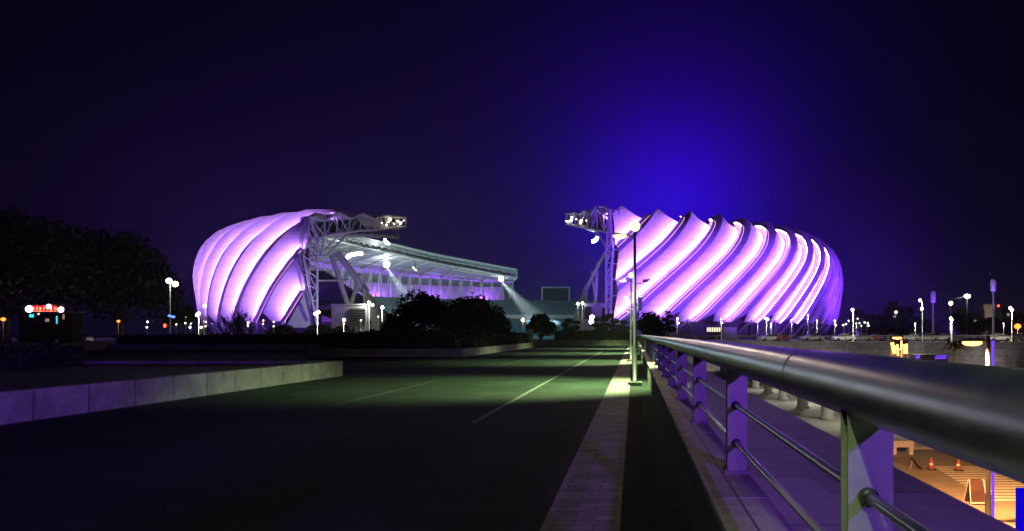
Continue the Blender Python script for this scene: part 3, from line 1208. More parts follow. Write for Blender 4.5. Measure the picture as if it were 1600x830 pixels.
rail = empty('railing', (0.66, 0, 0.59), 'massive steel tube handrail on flat posts running along the parapet', 'railing')
RX, RZ, RAD = 0.657, 1.298, 0.0935
q = MB()
q.tube([(RX, yy, RZ) for yy in (-8, 0, 2, 4, 8, 16, 32, 64, 100, WALL_Y - 1)], RAD, 40)
q.build('handrail', M['steel'], rail, True)
q = MB()
for yy in (2.9, 8.9, 14.9, 26.9):
    q.tube([(RX, yy, RZ), (RX, yy + 0.012, RZ)], RAD + 0.0015, 40)
q.build('weld_seam', M['post_paint'], rail, True)
BZ = (EYE - 0.442, EYE - 0.677)
for z in BZ:
    q = MB()
    q.tube([(0.637, yy, z) for yy in (-8, 0, 2, 4, 8, 16, 32, 64, 100, WALL_Y - 1)], 0.0165, 14)
    q.build('crossbar', M['steel'], rail, True)
q = MB()
y0 = 2.09
x0, x1 = 0.583, 0.708
for dy in (0.0, 0.066):
    q.cbox(x0, x1, y0 + dy, y0 + dy + 0.010, 0.591, RZ - RAD * 0.62, 0.002)
q.box(x0 + 0.012, x1 - 0.012, y0 + 0.0105, y0 + 0.0655, 1.180, 1.195)
post = q.build('rail_post', M['post_paint'], rail)
fl = MB().cbox(x0 - 0.022, x1 + 0.022, y0 - 0.03, y0 + 0.106, 0.5905, 0.600, 0.002)
for bx in (x0 - 0.008, x1 + 0.008):
    for by in (y0 - 0.016, y0 + 0.092):
        fl.lathe((bx, by, 0.600), [(0.009, 0.0), (0.009, 0.007), (0.004, 0.010)], 8)
foot = fl.build('foot_plate', M['post_paint'], post)
for z in BZ:
    cl = MB().tube([(0.637, y0 - 0.022, z), (0.637, y0 - 0.0005, z)], 0.026, 14)
    cl.build('bar_collar', M['steel_dark'], post, True)
PITCH = 2.69
for i in [-2, -1] + list(range(1, 52)):
    c = post.copy()
    link_child(c, rail)
    c.location = (0, PITCH * i, 0)
    for kid in KIDS[post.name]:
        k2 = kid.copy()
        link_child(k2, c)

# assumed violet flood, added unseen behind the camera, washing posts, ledge and planters
t = empty('floodlight', (3.0, -4.4, -0.12), 'assumed violet floodlight out of view on a short stand at the deck edge', 'floodlight')
q = MB().box(2.8, 3.06, -4.6, -4.2, -0.119, -0.08)
q.tube([(3.0, -4.4, -0.09), (3.0, -4.4, 2.9)], 0.035, 8)
q.build('stand', M['steel_dark'], t)
MB().box(2.82, 3.18, -4.62, -4.40, 2.87, 3.14).build('housing', M['steel_dark'], t)
lamp('assumed_flood_lamp', 'SPOT', (3.0, -4.32, 3.0), 4300, (0.28, 0.075, 1.0), t, 0.12, (2.4, 11, 0.0), 50, 1.0)
lamp('assumed_flood_lamp', 'SPOT', (3.0, -4.32, 2.1), 9000, (0.20, 0.03, 1.0), t, 0.12, (-10, 13, 0.4), 30, 1.0)

# ================================================================== lamp row along the path
def deck_lamp(x, Y, label, aim_x=-2.3, cone=106, power=5600):
    t = empty('street_lamp', (x, Y, 0), label, 'street lamp', 'lamps in a row along the paved strip')
    q = MB().cbox(x - 0.20, x + 0.20, Y - 0.2, Y + 0.2, 0.0, 0.12, 0.012)
    q.build('base', M['plinth'], t)
    q = MB()
    q.lathe((x, Y, 0.12), [(0.13, 0), (0.13, 0.02), (0.064, 0.025), (0.062, 0.9), (0.046, 0.93), (0.038, 4.12), (0.042, 4.2), (0.03, 4.24)], 14)
    q.build('pole', M['pole_dark'], t, True)
    q = MB()
    q.tube([(x, Y, 4.13), (x - 0.10, Y, 4.20), (x - 0.30, Y, 4.22)], 0.022, 8)
    q.build('arm', M['pole'], t, True)
    hd = MB()
    hd.ball((x - 0.42, Y, 4.235), 0.20, 0.10, 0.075, 14, 8)
    h_ = hd.build('lamp_head', M['pole'], t, True)
    MB().ball((x - 0.42, Y, 4.205), 0.20, 0.10, 0.10, 14, 8).build('lens', M['glow_head'], h_, True)
    MB().ball((x, Y - 0.06, 4.46), 0.15, n=14, m=9).build('globe', M['glow_head'], t, True)
    q = MB()
    q.tube([(x, Y, 2.86), (x + 0.22, Y, 2.87)], 0.014, 6)
    q.box(x + 0.22, x + 0.36, Y - 0.05, Y + 0.05, 2.90, 2.98)
    q.tube([(x + 0.24, Y, 2.87), (x + 0.29, Y, 2.93)], 0.012, 5)
    q.tube([(x + 0.36, Y, 2.95), (x + 0.41, Y, 2.99)], 0.028, 6)
    q.build('camera_bracket', M['steel_dark'], t)
    MB().cbox(x + 0.075, x + 0.20, Y - 0.08, Y + 0.08, 2.10, 2.50, 0.01).build('junction_box', M['pole'], t)
    lamp('head_lamp', 'SPOT', (x - 0.42, Y, 4.09), power, (0.72, 1.0, 0.42), t, 0.06, (x + aim_x, Y, 0), cone, 0.55)
    if Y < 90:
        lamp('globe_lamp', 'POINT', (x, Y - 0.06, 4.68), 200, (1.0, 0.80, 0.55), t, 0.1)
    return t


for i, (x, Y, lb_) in enumerate(((0.035, 21.5, 'tall street lamp with a bright globe, nearest beside the paved strip'),
                                 (-0.13, 39.5, 'street lamp just behind the nearest lamp pole, second of the row'),
                                 (-0.2, 57.5, 'third street lamp of the row along the paved strip'),
                                 (-0.26, 75.5, 'fourth street lamp of the row along the paved strip'),
                                 (-0.3, 93.5, 'last street lamp of the row, by the far planter wall'),
                                 (0.03, -1.0, 'street lamp of the row assumed to stand behind the viewpoint'))):  # assumed lamp out of view, lights the near coping and post
    deck_lamp(x, Y, lb_, *((0.4, 114, 1100) if Y < 0 else ((-1.5, 96, 1600) if Y > 90 else ())))

# ================================================================== planters
def planter(x0, x1, y0, y1, h, label, hedge_label, hedge_h, side='YZ'):
    t = empty('planter', ((x0 + x1) / 2, (y0 + y1) / 2, 0), label, 'planter')
    q = MB()
    q.box(x1 - 0.22, x1, y0 + 0.221, y1 - 0.221, 0, h)
    q.build('side_wall', M['planter'], t)
    MB().box(x0, x0 + 0.22, y0 + 0.221, y1 - 0.221, 0, h).build('side_wall', M['planter'], t)
    q = MB()
    q.box(x0, x1, y0, y0 + 0.22, 0, h)
    q.build('end_wall', M['planter_front'], t)
    MB().box(x0, x1, y1 - 0.22, y1, 0, h).build('end_wall', M['planter_front'], t)
    MB().box(x0 + 0.221, x1 - 0.221, y0 + 0.221, y1 - 0.221, 0, h - 0.1).build('soil', M['soil'], t)
    return t


def leaf_quads(C, size, n_):
    """n_ small quads with random orientation at centres C (n,3)"""
    d1 = rng.normal(size=(n_, 3))
    d1 /= np.linalg.norm(d1, axis=1)[:, None]
    d2 = rng.normal(size=(n_, 3))
    d2 -= (d1 * d2).sum(1)[:, None] * d1
    d2 /= np.linalg.norm(d2, axis=1)[:, None]
    s = size * rng.uniform(0.6, 1.3, size=(n_, 1))
    a, b = d1 * s, d2 * s * 0.55
    return np.stack([C - a, C - b * 0.9, C + a, C + b * 0.9], axis=1)


def hedge(x0, x1, y0, y1, z0, z1, label, n_=5000, size=0.12, gr='clipped dark hedges in the planters'):
    t = empty('hedge', ((x0 + x1) / 2, (y0 + y1) / 2, z0), label, 'hedge', gr)
    MB().box(x0 + 0.15, x1 - 0.15, y0 + 0.15, y1 - 0.15, z0, z1 - 0.12).build('hedge_core', M['leaf_dark'], t)
    C = np.empty((n_, 3))
    C[:, 0] = rng.uniform(x0, x1, n_)
    C[:, 1] = rng.uniform(y0, y1, n_)
    wav = 0.08 * np.sin(C[:, 0] * 1.7 + C[:, 1] * 0.6) + 0.06 * np.sin(C[:, 1] * 2.3)
    C[:, 2] = z1 + wav + rng.normal(0, 0.07, n_) - 0.05
    k_ = n_ // 3                                           # the side that faces the road, and the front
    C[:k_, 0] = x1 + rng.normal(0, 0.06, k_)
    C[:k_, 2] = rng.uniform(z0, z1, k_)
    k2 = k_ + n_ // 6
    C[k_:k2, 1] = y0 + rng.normal(0, 0.06, k2 - k_)
    C[k_:k2, 2] = rng.uniform(z0, z1, k2 - k_)
    quads_object('foliage', leaf_quads(C, size, n_), M['leaf_dark'], t)
    return t


planter(-30, -10.0, -6, 26.4, 0.53, 'long low planter wall of pale blocks nearest on the left of the road', '', 0)
hedge(-29.6, -18.0, -5, 25.0, 0.44, 1.05, 'dark low hedge filling the nearest planter on the left', 9000, 0.13)
planter(-20.2, -10.65, 48.0, 82, 0.53, 'second low planter, violet front face and lit pale side', '', 0)
hedge(-19.8, -11.2, 48.6, 81.4, 0.44, 1.5, 'dark hedge filling the second planter behind the cross path', 6000, 0.15)
planter(-48.0, -22.5, 70.0, 92, 0.53, 'far left planter below the violet railing', '', 0)
hedge(-47.6, -22.8, 70.5, 91, 0.44, 1.3, 'dark hedge in the far left planter', 5000, 0.18)
planter(-10.5, -0.55, 97, 108, 0.70, 'low planter wall closing the far end of the road', '', 0)
hedge(-10.2, -0.8, 97.6, 107.5, 0.6, 1.75, 'dark hedge behind the low wall at the end of the road', 5000, 0.16)
planter(-16.5, -10.8, 97, 112, 0.6, 'planter under the round dark tree beyond the road', '', 0)
hedge(-40, -17, 97.8, 110, 0.0, 1.55, 'dark hedge at the feet of the big dark trees', 6000, 0.2)
# small pale pillar on the corner of the second planter
t = empty('bollard', (P(829, 531, 84).x, 84, 0), 'small square pale pillar at the far corner of the second planter', 'pillar')
x = t.location.x
MB().cbox(x - 0.22, x + 0.22, 83.8, 84.2, 0, 1.85, 0.02).build('shaft', M['concrete'], t)
MB().cbox(x - 0.28, x + 0.28, 83.74, 84.26, 1.853, 1.96, 0.02).build('cap', M['concrete'], t)


# ================================================================== trees
def crown_points(blobs, n_):
    """leaf centres biased to the outer part of each ellipsoid blob; blobs: (cx,cy,cz,rx,ry,rz)"""
    vol = np.array([b[3] * b[5] for b in blobs])
    cnt = np.maximum(20, (n_ * vol / vol.sum()).astype(int))
    out = []
    for b, c_ in zip(blobs, cnt):
        d = rng.normal(size=(c_, 3))
        d /= np.linalg.norm(d, axis=1)[:, None]
        rr = rng.uniform(0.25, 1.06, size=(c_, 1)) ** 0.5
        rr *= 1 + 0.10 * np.sin(d[:, :1] * 7 + b[0]) * np.cos(d[:, 2:] * 6)
        out.append(np.array(b[:3]) + d * rr * np.array(b[3:]))
    return np.concatenate(out)


def tree(name, px, Y, w, top, label, n_=3500, leaf=0.35, m='leaf_dark', trunk=0.35, z0=0.0, group=None, clump=9, low=0.25, flat=1.0):
    """px centre, w and top in photo pixels: a crown of many clumps on a tapered trunk with limbs"""
    x = X_at(px, Y)
    H = EYE + (HY - top) / F * Y - z0
    Wm = w / F * Y
    t = empty(name, (x, Y, z0), label, 'tree', group)
    q = MB()
    q.tube([(x, Y, z0 - 0.05), (x + 0.05 * H * 0.2, Y, z0 + H * 0.25), (x - 0.02 * H, Y + 0.02 * H, z0 + H * 0.6)], [trunk, trunk * 0.8, trunk * 0.35], 8)
    blobs = []
    for i in range(clump):
        a = 2 * math.pi * (i * 0.618)
        k_ = (i + 0.5) / clump
        rad = Wm * 0.30 * math.sqrt(k_) * 1.1
        hz = z0 + H * (low + 0.18 + (0.78 - low - 0.18) * (1 - k_ * 0.75) * rng.uniform(0.85, 1.1))
        bx, by = x + math.cos(a) * rad, Y + math.sin(a) * rad
        s = rng.uniform(0.8, 1.15)
        blobs.append((bx, by, hz, Wm * 0.21 * s, Wm * 0.21 * s, H * 0.21 * s * flat))
        q.tube([(x, Y, z0 + H * (low + 0.05)), ((x + bx) / 2, (Y + by) / 2, (z0 + H * low + hz) / 2), (bx, by, hz)], [trunk * 0.45, trunk * 0.25, trunk * 0.08], 5)
    q.build('trunk', M['bark'], t, True)
    C = crown_points(blobs, n_)
    quads_object('crown', leaf_quads(C, leaf, len(C)), M[m], t)
    return t


G = 'dark trees standing before the stadium'
tree('broadleaf_tree', 8, 125, 240, 318, 'tallest very dark tree at the left edge of the picture', 9000, 0.55, trunk=0.6, clump=16, low=0.12, group=G)
tree('broadleaf_tree', 92, 135, 190, 338, 'dark tree behind the red lit sign', 7000, 0.5, trunk=0.5, clump=14, low=0.3, group=G)
tree('broadleaf_tree', 188, 140, 165, 356, 'wide dark tree left of the lit lamp mast before the left shell', 9000, 0.5, trunk=0.5, clump=14, low=0.10, group=G)
tree('broadleaf_tree', 282, 150, 52, 470, 'small dark tree at the foot of the lamp mast left of the shell', 1500, 0.35, trunk=0.2, clump=7, group=G)
tree('broadleaf_tree', 662, 104, 128, 450, 'broad dark tree filling the gap, left one of a touching pair', 7000, 0.24, trunk=0.3, clump=14, low=0.0, group=G)
tree('broadleaf_tree', 738, 104, 112, 453, 'broad dark tree filling the gap, right one of a touching pair', 6500, 0.24, trunk=0.3, clump=14, low=0.0, group=G)
tree('broadleaf_tree', 775, 100, 50, 478, 'low dark bush shaped tree at the right foot of the pair', 2200, 0.2, trunk=0.15, clump=8, low=0.0, group=G)
tree('broadleaf_tree', 615, 100, 46, 492, 'low dark bush shaped tree at the left foot of the pair', 2000, 0.2, trunk=0.15, clump=8, low=0.0, group=G)
tree('round_tree', 845, 104, 50, 485, 'single round crowned dark tree in the middle of the open end', 3600, 0.18, trunk=0.2, clump=11, low=0.12, group=G)
tree('broadleaf_tree', 1016, 118, 54, 484, 'dark tree just right of the nearest lamp pole', 2400, 0.25, trunk=0.2, clump=9, low=0.05, group=G)
tree('broadleaf_tree', 1545, 300, 60, 492, 'far dark tree at the right under the pale tower', 1500, 0.6, trunk=0.3, clump=9, low=0.0, group=G)
for i, (px, w_, top, s) in enumerate(((1372, 90, 495, 'first'), (1430, 80, 493, 'second'), (1490, 90, 490, 'third'), (1590, 70, 490, 'fourth'))):
    tree('broadleaf_tree', px, 290, w_, top, f'{s} tree from the stadium in the dark tree line on the right', 1800, 0.8, trunk=0.4, clump=10, low=0.0, group='far dark tree line on the right')
for i, (px, w_, top, Y, s) in enumerate(((440, 60, 506, 160, 'left'), (500, 60, 504, 165, 'middle'), (535, 40, 506, 160, 'right'))):
    tree('shrub', px, Y, w_, top, f'dark shrub before the left shell, the {s} one of three', 1500, 0.3, trunk=0.1, clump=8, low=0.0, group='dark shrubs below the left shell')


def topiary(px, Y, pads, label):
    """cloud pruned pine: pads are (px, py, half width px, half height px)"""
    x = X_at(px, Y)
    t = empty('topiary_pine', (x, Y, 0), label, 'tree', 'cloud pruned pines at the end of the road')
    q = MB()
    q.tube([(x, Y, -0.02), (x + 0.15, Y, 1.2), (x - 0.1, Y, 2.2), (x + 0.05, Y, 2.9)], [0.14, 0.11, 0.08, 0.04], 7)
    blobs = []
    for (ax, ay, hw, hh) in pads:
        c = P(ax, ay, Y + rng.uniform(-0.5, 0.5))
        blobs.append((c.x, c.y, c.z, hw / F * Y, hw / F * Y * 0.8, hh / F * Y))
        q.tube([(x, Y, max(0.6, c.z - 0.9)), ((x + c.x) / 2, c.y, c.z - 0.35), (c.x, c.y, c.z)], [0.06, 0.05, 0.03], 5)
    q.build('trunk', M['bark'], t, True)
    C = crown_points(blobs, 420 * len(blobs))
    quads_object('crown', leaf_quads(C, 0.12, len(C)), M['leaf_dark'], t)
    return t


topiary(890, 103, ((889, 501, 7, 3.5), (901, 504, 6, 3), (883, 508, 6.5, 4), (899, 512, 7, 3.5), (888, 515, 8, 4)), 'small cloud pruned pine left of the block at the right end')
topiary(950, 101, ((952, 494, 7, 4), (933, 499, 6, 3.5), (944, 499, 9, 4), (961, 502, 8, 4), (930, 508, 8, 4), (946, 509, 12, 5), (962, 512, 9, 5), (938, 516, 10, 5)), 'largest cloud pruned pine, in front of the right end truss')
topiary(975, 103, ((975, 504, 6, 3), (970, 510, 5, 3), (979, 513, 6, 3.5), (973, 517, 7, 4)), 'smallest cloud pruned pine beside the lamp row')
topiary(1043, 120, ((1043, 488, 5, 2.5), (1046, 494, 6, 3), (1039, 499, 6, 3.5), (1047, 504, 8, 4), (1040, 511, 9, 6), (1049, 515, 8, 5)), 'dark pine behind the railing, right of the nearest lamp pole')

# the small leafless tree in front of the left shell
t = empty('bare_tree', (X_at(372, 112), 112, 0), 'twiggy half bare tree silhouetted on the left shell', 'tree')
x = X_at(372, 112)
q = MB()
q.tube([(x, 112, 0), (x + 0.1, 112, 1.6), (x, 112, 3.0)], [0.16, 0.12, 0.07], 7)
for i in range(46):
    a = rng.uniform(0, 2 * math.pi)
    z_ = rng.uniform(1.0, 3.2)
    L_ = rng.uniform(1.2, 2.6)
    s = rng.uniform(0.25, 0.75)
    p0 = Vector((x, 112, z_))
    p1 = p0 + Vector((math.cos(a) * L_ * s * 0.5, math.sin(a) * L_ * s * 0.5, L_ * 0.55))
    p2 = p0 + Vector((math.cos(a) * L_ * s, math.sin(a) * L_ * s, L_))
    q.tube([p0, p1, p2], [0.045, 0.03, 0.012], 4)
    for j in range(3):
        o_ = Vector((rng.normal(0, .3), rng.normal(0, .3), rng.uniform(.2, .7)))
        q.tube([p1 + (p2 - p1) * rng.random(), p2 + o_], [0.02, 0.008], 3)
q.build('trunk', M['bark'], t)
bl = [(x - 0.6, 112, 1.2, 1.6, 1.2, 1.3), (x + 1.0, 112, 1.6, 1.2, 1.0, 1.6), (x + 1.1, 112, 3.6, 0.8, 0.7, 1.1), (x - 1.6, 112, 3.2, 0.7, 0.7, 1.1)]
C = crown_points(bl[:2], 1400)
C = np.concatenate([C, crown_points(bl[2:], 260)])
quads_object('crown', leaf_quads(C, 0.11, len(C)), M['leaf_dark'], t)


def spiky(px, Y, top, w, label):
    x = X_at(px, Y)
    H = EYE + (HY - top) / F * Y
    t = empty('spiky_plant', (x, Y, 0), label, 'plant', 'spiky leaved plants before the stadium')
    q = MB()
    for i in range(34):
        a = rng.uniform(0, 2 * math.pi)
        l = H * rng.uniform(0.7, 1.0)
        s = rng.uniform(0.05, 0.5) * w / F * Y
        d = Vector((math.cos(a), math.sin(a), 0))
        side = Vector((-d.y, d.x, 0)) * 0.07
        p0 = Vector((x, Y, 0.1))
        p1 = p0 + d * s * 0.4 + Vector((0, 0, l * 0.6))
        p2 = p0 + d * s + Vector((0, 0, l))
        q.add([p0 - side, p0 + side, p1 + side, p1 - side, p2], ((0, 1, 2, 3), (3, 2, 4)))
    q.build('leaves', M['leaf_dark'], t)


spiky(578, 150, 494, 18, 'dark spiky plant under the twin globe lamp by the left block')
spiky(553, 152, 505, 14, 'dark spiky plant by the lit post before the left block')
spiky(596, 148, 498, 16, 'dark spiky plant left of the broad tree pair')

# ================================================================== lamps far off
def globe_lamp(px, Y, tops, label, rad=0.28, m='glow_globe', grp='white globe lamps before the stadium', pole_lit=False, zbase=0.0, energy=0, col=(1, .93, .75)):
    """tops: list of (px, py) of the globes"""
    x = X_at(px, Y)
    t = empty('globe_lamp', (x, Y, zbase), label, 'street lamp', grp)
    zt = max(P(a, b, Y).z for a, b in tops)
    q = MB()
    q.lathe((x, Y, zbase), [(0.14, 0), (0.14, 0.05), (0.07, 0.08), (0.05, max(0.3, zt - zbase - rad * 1.0))], 8)
    for (a, b) in tops:
        c = P(a, b, Y)
        if abs(c.x - x) > 0.25:
            q.tube([(x, Y, c.z - rad * 0.9), (c.x, Y, c.z - rad * 0.9)], 0.03, 5)
    q.build('pole', M['white'] if pole_lit else M['pole'], t, True)
    for (a, b) in tops:
        c = P(a, b, Y)
        MB().ball((c.x, Y, c.z), rad, n=10, m=7).build('globe', M[m], t, True)
    if energy:
        c = P(*tops[0], Y)
        lamp('globe_light', 'POINT', (c.x, Y - rad - 0.25, c.z - rad - 0.2), energy, col, t, 0.15)
    return t


globe_lamp(266, 118, [(264, 439), (274, 444)], 'tall twin globe lamp mast left of the left shell', 0.42, 'glow_lamp', pole_lit=True, energy=60)
for px, Y, tops, lb_ in (
        (230, 150, [(230.5, 503), (229.5, 511.5)], 'pair of globes on a low post left of the tall twin lamp mast'),
        (275, 150, [(275, 507)], 'single low globe lamp right of the tall twin lamp mast'),
        (290, 150, [(290.5, 497), (289.5, 505)], 'first pair of stacked globes left of the left shell'),
        (298, 158, [(298.5, 505.5), (297, 511.5)], 'second pair of stacked globes left of the left shell'),
        (314.5, 150, [(314.5, 511.5)], 'low single globe lamp below the left tip of the left shell'),
        (321, 156, [(321.5, 503), (321, 510)], 'pair of stacked globes below the left tip of the left shell'),
        (388, 148, [(388, 504.5), (387, 509)], 'yellowish globe lamp right of the bare tree'),
        (411, 152, [(411.5, 501), (411, 506)], 'globe lamp between the bare tree and the left end truss'),
        (427.5, 152, [(427.5, 503), (427.5, 510)], 'pair of stacked globes under the last pleat of the left shell'),
        (563.5, 150, [(564, 500.5)], 'thin single globe lamp before the left block'),
        (591, 160, [(591, 495)], 'pinkish single globe lamp left of the broad tree pair'),
        (1058, 165, [(1058.5, 498), (1060, 505)], 'globe lamp under the first pleats of the right shell'),
        (1127, 170, [(1127, 499), (1128, 504.5)], 'globe lamp above the lit entrance of the right shell'),
        (1237, 172, [(1236.5, 500.5)], 'globe lamp under the middle of the right shell'),
        (1262, 172, [(1262.5, 492.5), (1262, 498.5)], 'pair of stacked globes under the right half of the right shell'),
        (1276.5, 175, [(1276.5, 501)], 'globe lamp under the narrow pleats of the right shell'),
        (1304.5, 175, [(1304.5, 501.5), (1306, 508)], 'globe lamp at the right foot of the right shell'),
        (1319, 180, [(1317.5, 508), (1322, 506.5)], 'small pair of globes just right of the right shell'),
        (1327, 185, [(1326, 501.5)], 'single small globe lamp left of the bright lamp mast'),
        (1341, 175, [(1340, 498), (1343, 505)], 'large pair of globes right of the bright lamp mast'),
        (1346, 180, [(1346, 509)], 'low globe lamp right of the bright lamp mast'),
        (1354, 185, [(1351, 504), (1356, 505), (1357, 509)], 'cluster of three globes near the dark tree line'),
        (1400, 300, [(1400, 488)], 'lone globe lamp before the dim far flats'),
        (1485, 200, [(1485.5, 474)], 'lone globe lamp between the two violet masts'),
        (1184, 180, [(1186, 500), ], 'faint globe lamp left of the thin bright lamp post')):
    globe_lamp(px, Y, tops, lb_, (0.17, 0.22, 0.14, 0.20, 0.17)[int(px * 7) % 5] if Y < 200 else 0.55, energy=220 if 1050 < px < 1310 else 0)
for px, Y, tops, lb_, m_, en in (
        (310.5, 130, [(310.5, 490), (308, 492.5)], 'brightly lit white lamp post at the left tip of the left shell', 'glow_lamp', 500),
        (318.5, 128, [(320, 478)], 'tall lamp post shining before the left shell', 'glow_lamp', 0),
        (496, 125, [(497.5, 488), (493, 490.5)], 'brightly lit white lamp post before the left end truss', 'glow_warm', 500),
        (577, 145, [(576.5, 473), (582, 476.5)], 'tall lit post with two globes before the left block', 'glow_lamp', 700),
        (597, 155, [(597.5, 480.5)], 'large pale green globe lamp beside the wedge wall', 'glow_green', 900),
        (537, 140, [(537.5, 500)], 'lamp with a broad lit post in front of the left block', 'glow_warm', 500),
        (1197.5, 160, [(1196, 497.5), (1199.5, 499)], 'thin bright white lamp post before the right shell', 'glow_lamp', 400),
        (1333, 150, [(1332, 484)], 'brightest lamp mast right of the right shell', 'glow_warm', 900),
        (1441, 150, [(1437.5, 469.5), (1440.5, 482.5)], 'tall grey lamp mast with a warm lamp before the dark tree line', 'glow_warm', 500),
        (1487, 150, [(1485.5, 497.5), (1487, 500)], 'short bright white lamp post right of the left violet mast', 'glow_lamp', 400),
        (1581, 150, [(1578.5, 481.5), (1581, 484.5)], 'lit cream lamp post at the right edge of the picture', 'glow_warm', 700)):
    globe_lamp(px, Y, tops, lb_, 0.26, m_, 'tall lit lamp posts round the stadium', True, 0.0, en)
for px, py, lb_ in ((903, 475, 'left'), (910, 474, 'right')):
    globe_lamp(px, 215, [(px, py)], f'small white lamp beside the right wedge wall, {lb_} one of two', 0.32, 'glow_flood', 'small lamps by the right wedge wall', False, 0.0, 60, (.8, 1, .95))
globe_lamp(817, 190, [(817, 500)], 'small warm lamp left of the round tree', 0.4, 'glow_warm')
globe_lamp(925, 160, [(925, 496), (924, 503)], 'bright pair of lamps behind the largest cloud pruned pine', 0.5, 'glow_lamp')

# orange street lamps
def orange_lamp(px, py, Y, label, z0, rad=0.4, energy=0, head=None):
    c = P(px, py, Y)
    t = empty('sodium_lamp', (c.x, Y, z0), label, 'street lamp', 'orange street lamps')
    q = MB()
    q.lathe((c.x, Y, z0), [(0.14, 0), (0.12, 0.3), (0.07, 0.4), (0.05, c.z - z0 - rad)], 8)
    q.build('pole', M['pole'], t, True)
    MB().ball(c, rad, rad, rad * 0.8, 10, 6).build('lamp_head', M['glow_orange_head'], t, True)
    if energy:
        lamp('sodium_light', 'POINT', (c.x, Y - rad - 0.2, c.z - rad - 0.1), energy, (1, 0.42, 0.08), t, 0.2)
    return t


orange_lamp(5, 499, 120, 'orange street lamp at the left edge, left of the red sign', 0, 0.34, 8)
orange_lamp(185, 502, 118, 'orange street lamp among the dark trees right of the red sign', 0, 0.24, 8)
orange_lamp(1590, 510, 180, 'orange street lamp at the right edge behind the cream post', 0, 0.75, 500)

# main street lamp on the sunken street: pole with an arm and orange head
def street_mast(Y, x, top_py, head_px, label, col_m, energy):
    zt = EYE + (HY - top_py) / F * Y
    t = empty('street_lamp', (x, Y, STREET), label, 'street lamp', 'lamps standing on the sunken street')
    q = MB()
    q.lathe((x, Y, STREET), [(0.2, 0), (0.2, 0.03), (0.12, 0.06), (0.115, 1.0), (0.085, 1.05), (0.075, zt - STREET), (0.03, zt - STREET + 0.05)], 12)
    q.build('pole', M['pole_dark'], t, True)
    hx = X_at(head_px, Y)
    q = MB()
    q.tube([(x, Y, zt - 0.15), ((x + hx) / 2, Y, zt - 0.1), (hx, Y, zt - 0.18)], 0.03, 6)
    q.build('arm', M['pole'], t, True)
    w_ = 0.42
    q = MB().ball((hx, Y, zt - 0.14), w_, 0.16, 0.09, 12, 7)
    h_ = q.build('lamp_head', M['pole'], t, True)
    MB().ball((hx, Y, zt - 0.22), w_ * 0.92, 0.17, 0.12, 12, 7).build('lens', M['glow_sodium'], h_, True)
    lamp('sodium_light', 'SPOT', (hx, Y - 0.05, zt - 0.40), energy, (1.0, 0.42, 0.13), t, 0.2, (hx, Y, STREET), 152, 0.25)
    return t


street_mast(28.7, 13.25, 526.5, 1519, 'street lamp with a flat orange head and a white pole, right side of the street', 'white', 17000)
street_mast(60.0, 20.95, 523.5, 1402, 'street lamp with an orange head before the lit yellow sign', 'white', 3500)
# glowing rod added to stand for the violet lit side of the near pole
t = empty('lit_side_rod', (13.42, 28.7, STREET), 'glowing rod standing for the violet lit side of the near street lamp pole', 'glowing rod')
MB().box(13.37, 13.47, 28.62, 28.72, STREET, STREET + 0.1).build('foot', M['steel_dark'], t)
MB().tube([(13.42, 28.67, STREET + 0.1), (13.42, 28.67, STREET + 6.75)], 0.045, 8).build('tube', M['glow_violet'], t, True)

# lit yellow sign of two characters behind the second mast: the strokes cannot be read, so they are plain bars
sgn = empty('lit_sign', (20.9, 62.4, STREET), 'glowing yellow letter sign on two legs behind an orange street lamp', 'sign')
def sx(px):
    return X_at(px, 62.4)
def sz(py):
    return EYE + (HY - py) / F * 62.4
q = MB().box(sx(1392), sx(1419), 62.5, 62.62, sz(556), sz(533))
q.build('board', M['sign_brown'], sgn)
for x in (sx(1395), sx(1416)):
    MB().box(x - 0.06, x + 0.06, 62.52, 62.6, STREET, sz(556) - 0.003).build('leg', M['steel_dark'], sgn)
for (a, b, wd) in (((1394, 535), (1398, 553), 0.20), ((1398, 553), (1399, 540), 0.12), ((1401, 539), (1404, 539), 0.07), ((1402.5, 539), (1403.5, 556), 0.12), ((1404, 546), (1407, 546), 0.08),
                   ((1413, 538), (1413.5, 553), 0.14), ((1417, 537), (1417.5, 553), 0.10), ((1413, 545), (1417.5, 545), 0.1)):
    pa, pb = Vector((sx(a[0]), 62.44, sz(a[1]))), Vector((sx(b[0]), 62.44, sz(b[1])))
    MB().tube([pa, pb], wd * 0.8, 5).build('letter_stroke', M['glow_sign'], sgn)

# deep blue lit board at the right edge of the street
bx = X_at(1593, 24)
t = empty('light_board', (bx + 0.9, 24, STREET), 'deep blue lit panel on the street at the right edge', 'light board')
zt = EYE - 243 / F * 24
MB().box(bx, bx + 1.8, 24.0, 24.25, STREET + 0.12, zt).build('panel', M['glow_board'], t)
MB().box(bx - 0.05, bx + 1.85, 23.9, 24.35, STREET, STREET + 0.118).build('base', M['steel_dark'], t)

# ================================================================== things on the sunken street
def cone(px, py, label, tilt=0):
    Y = F * (EYE - STREET) / (py - HY)
    x = X_at(px, Y)
    t = empty('traffic_cone', (x, Y, STREET), label, 'traffic cone', 'traffic cones by the crossing')
    MB().cbox(x - 0.20, x + 0.20, Y - 0.2, Y + 0.2, STREET + 0.002, STREET + 0.05, 0.01).build('base', M['dark'], t)
    MB().lathe((x, Y, STREET + 0.05), [(0.14, 0), (0.105, 0.18), (0.08, 0.3), (0.045, 0.5), (0.03, 0.58)], 12).build('cone_body', M['cone_red'], t, True)
    MB().lathe((x, Y, STREET + 0.05), [(0.108, 0.19), (0.086, 0.30)], 12).build('reflective_band', M['white'], t, True)


cone(1455, 734, 'red and white traffic cone left of the zebra crossing')
cone(1497.5, 735.5, 'red and white traffic cone standing at the far edge of the zebra crossing')
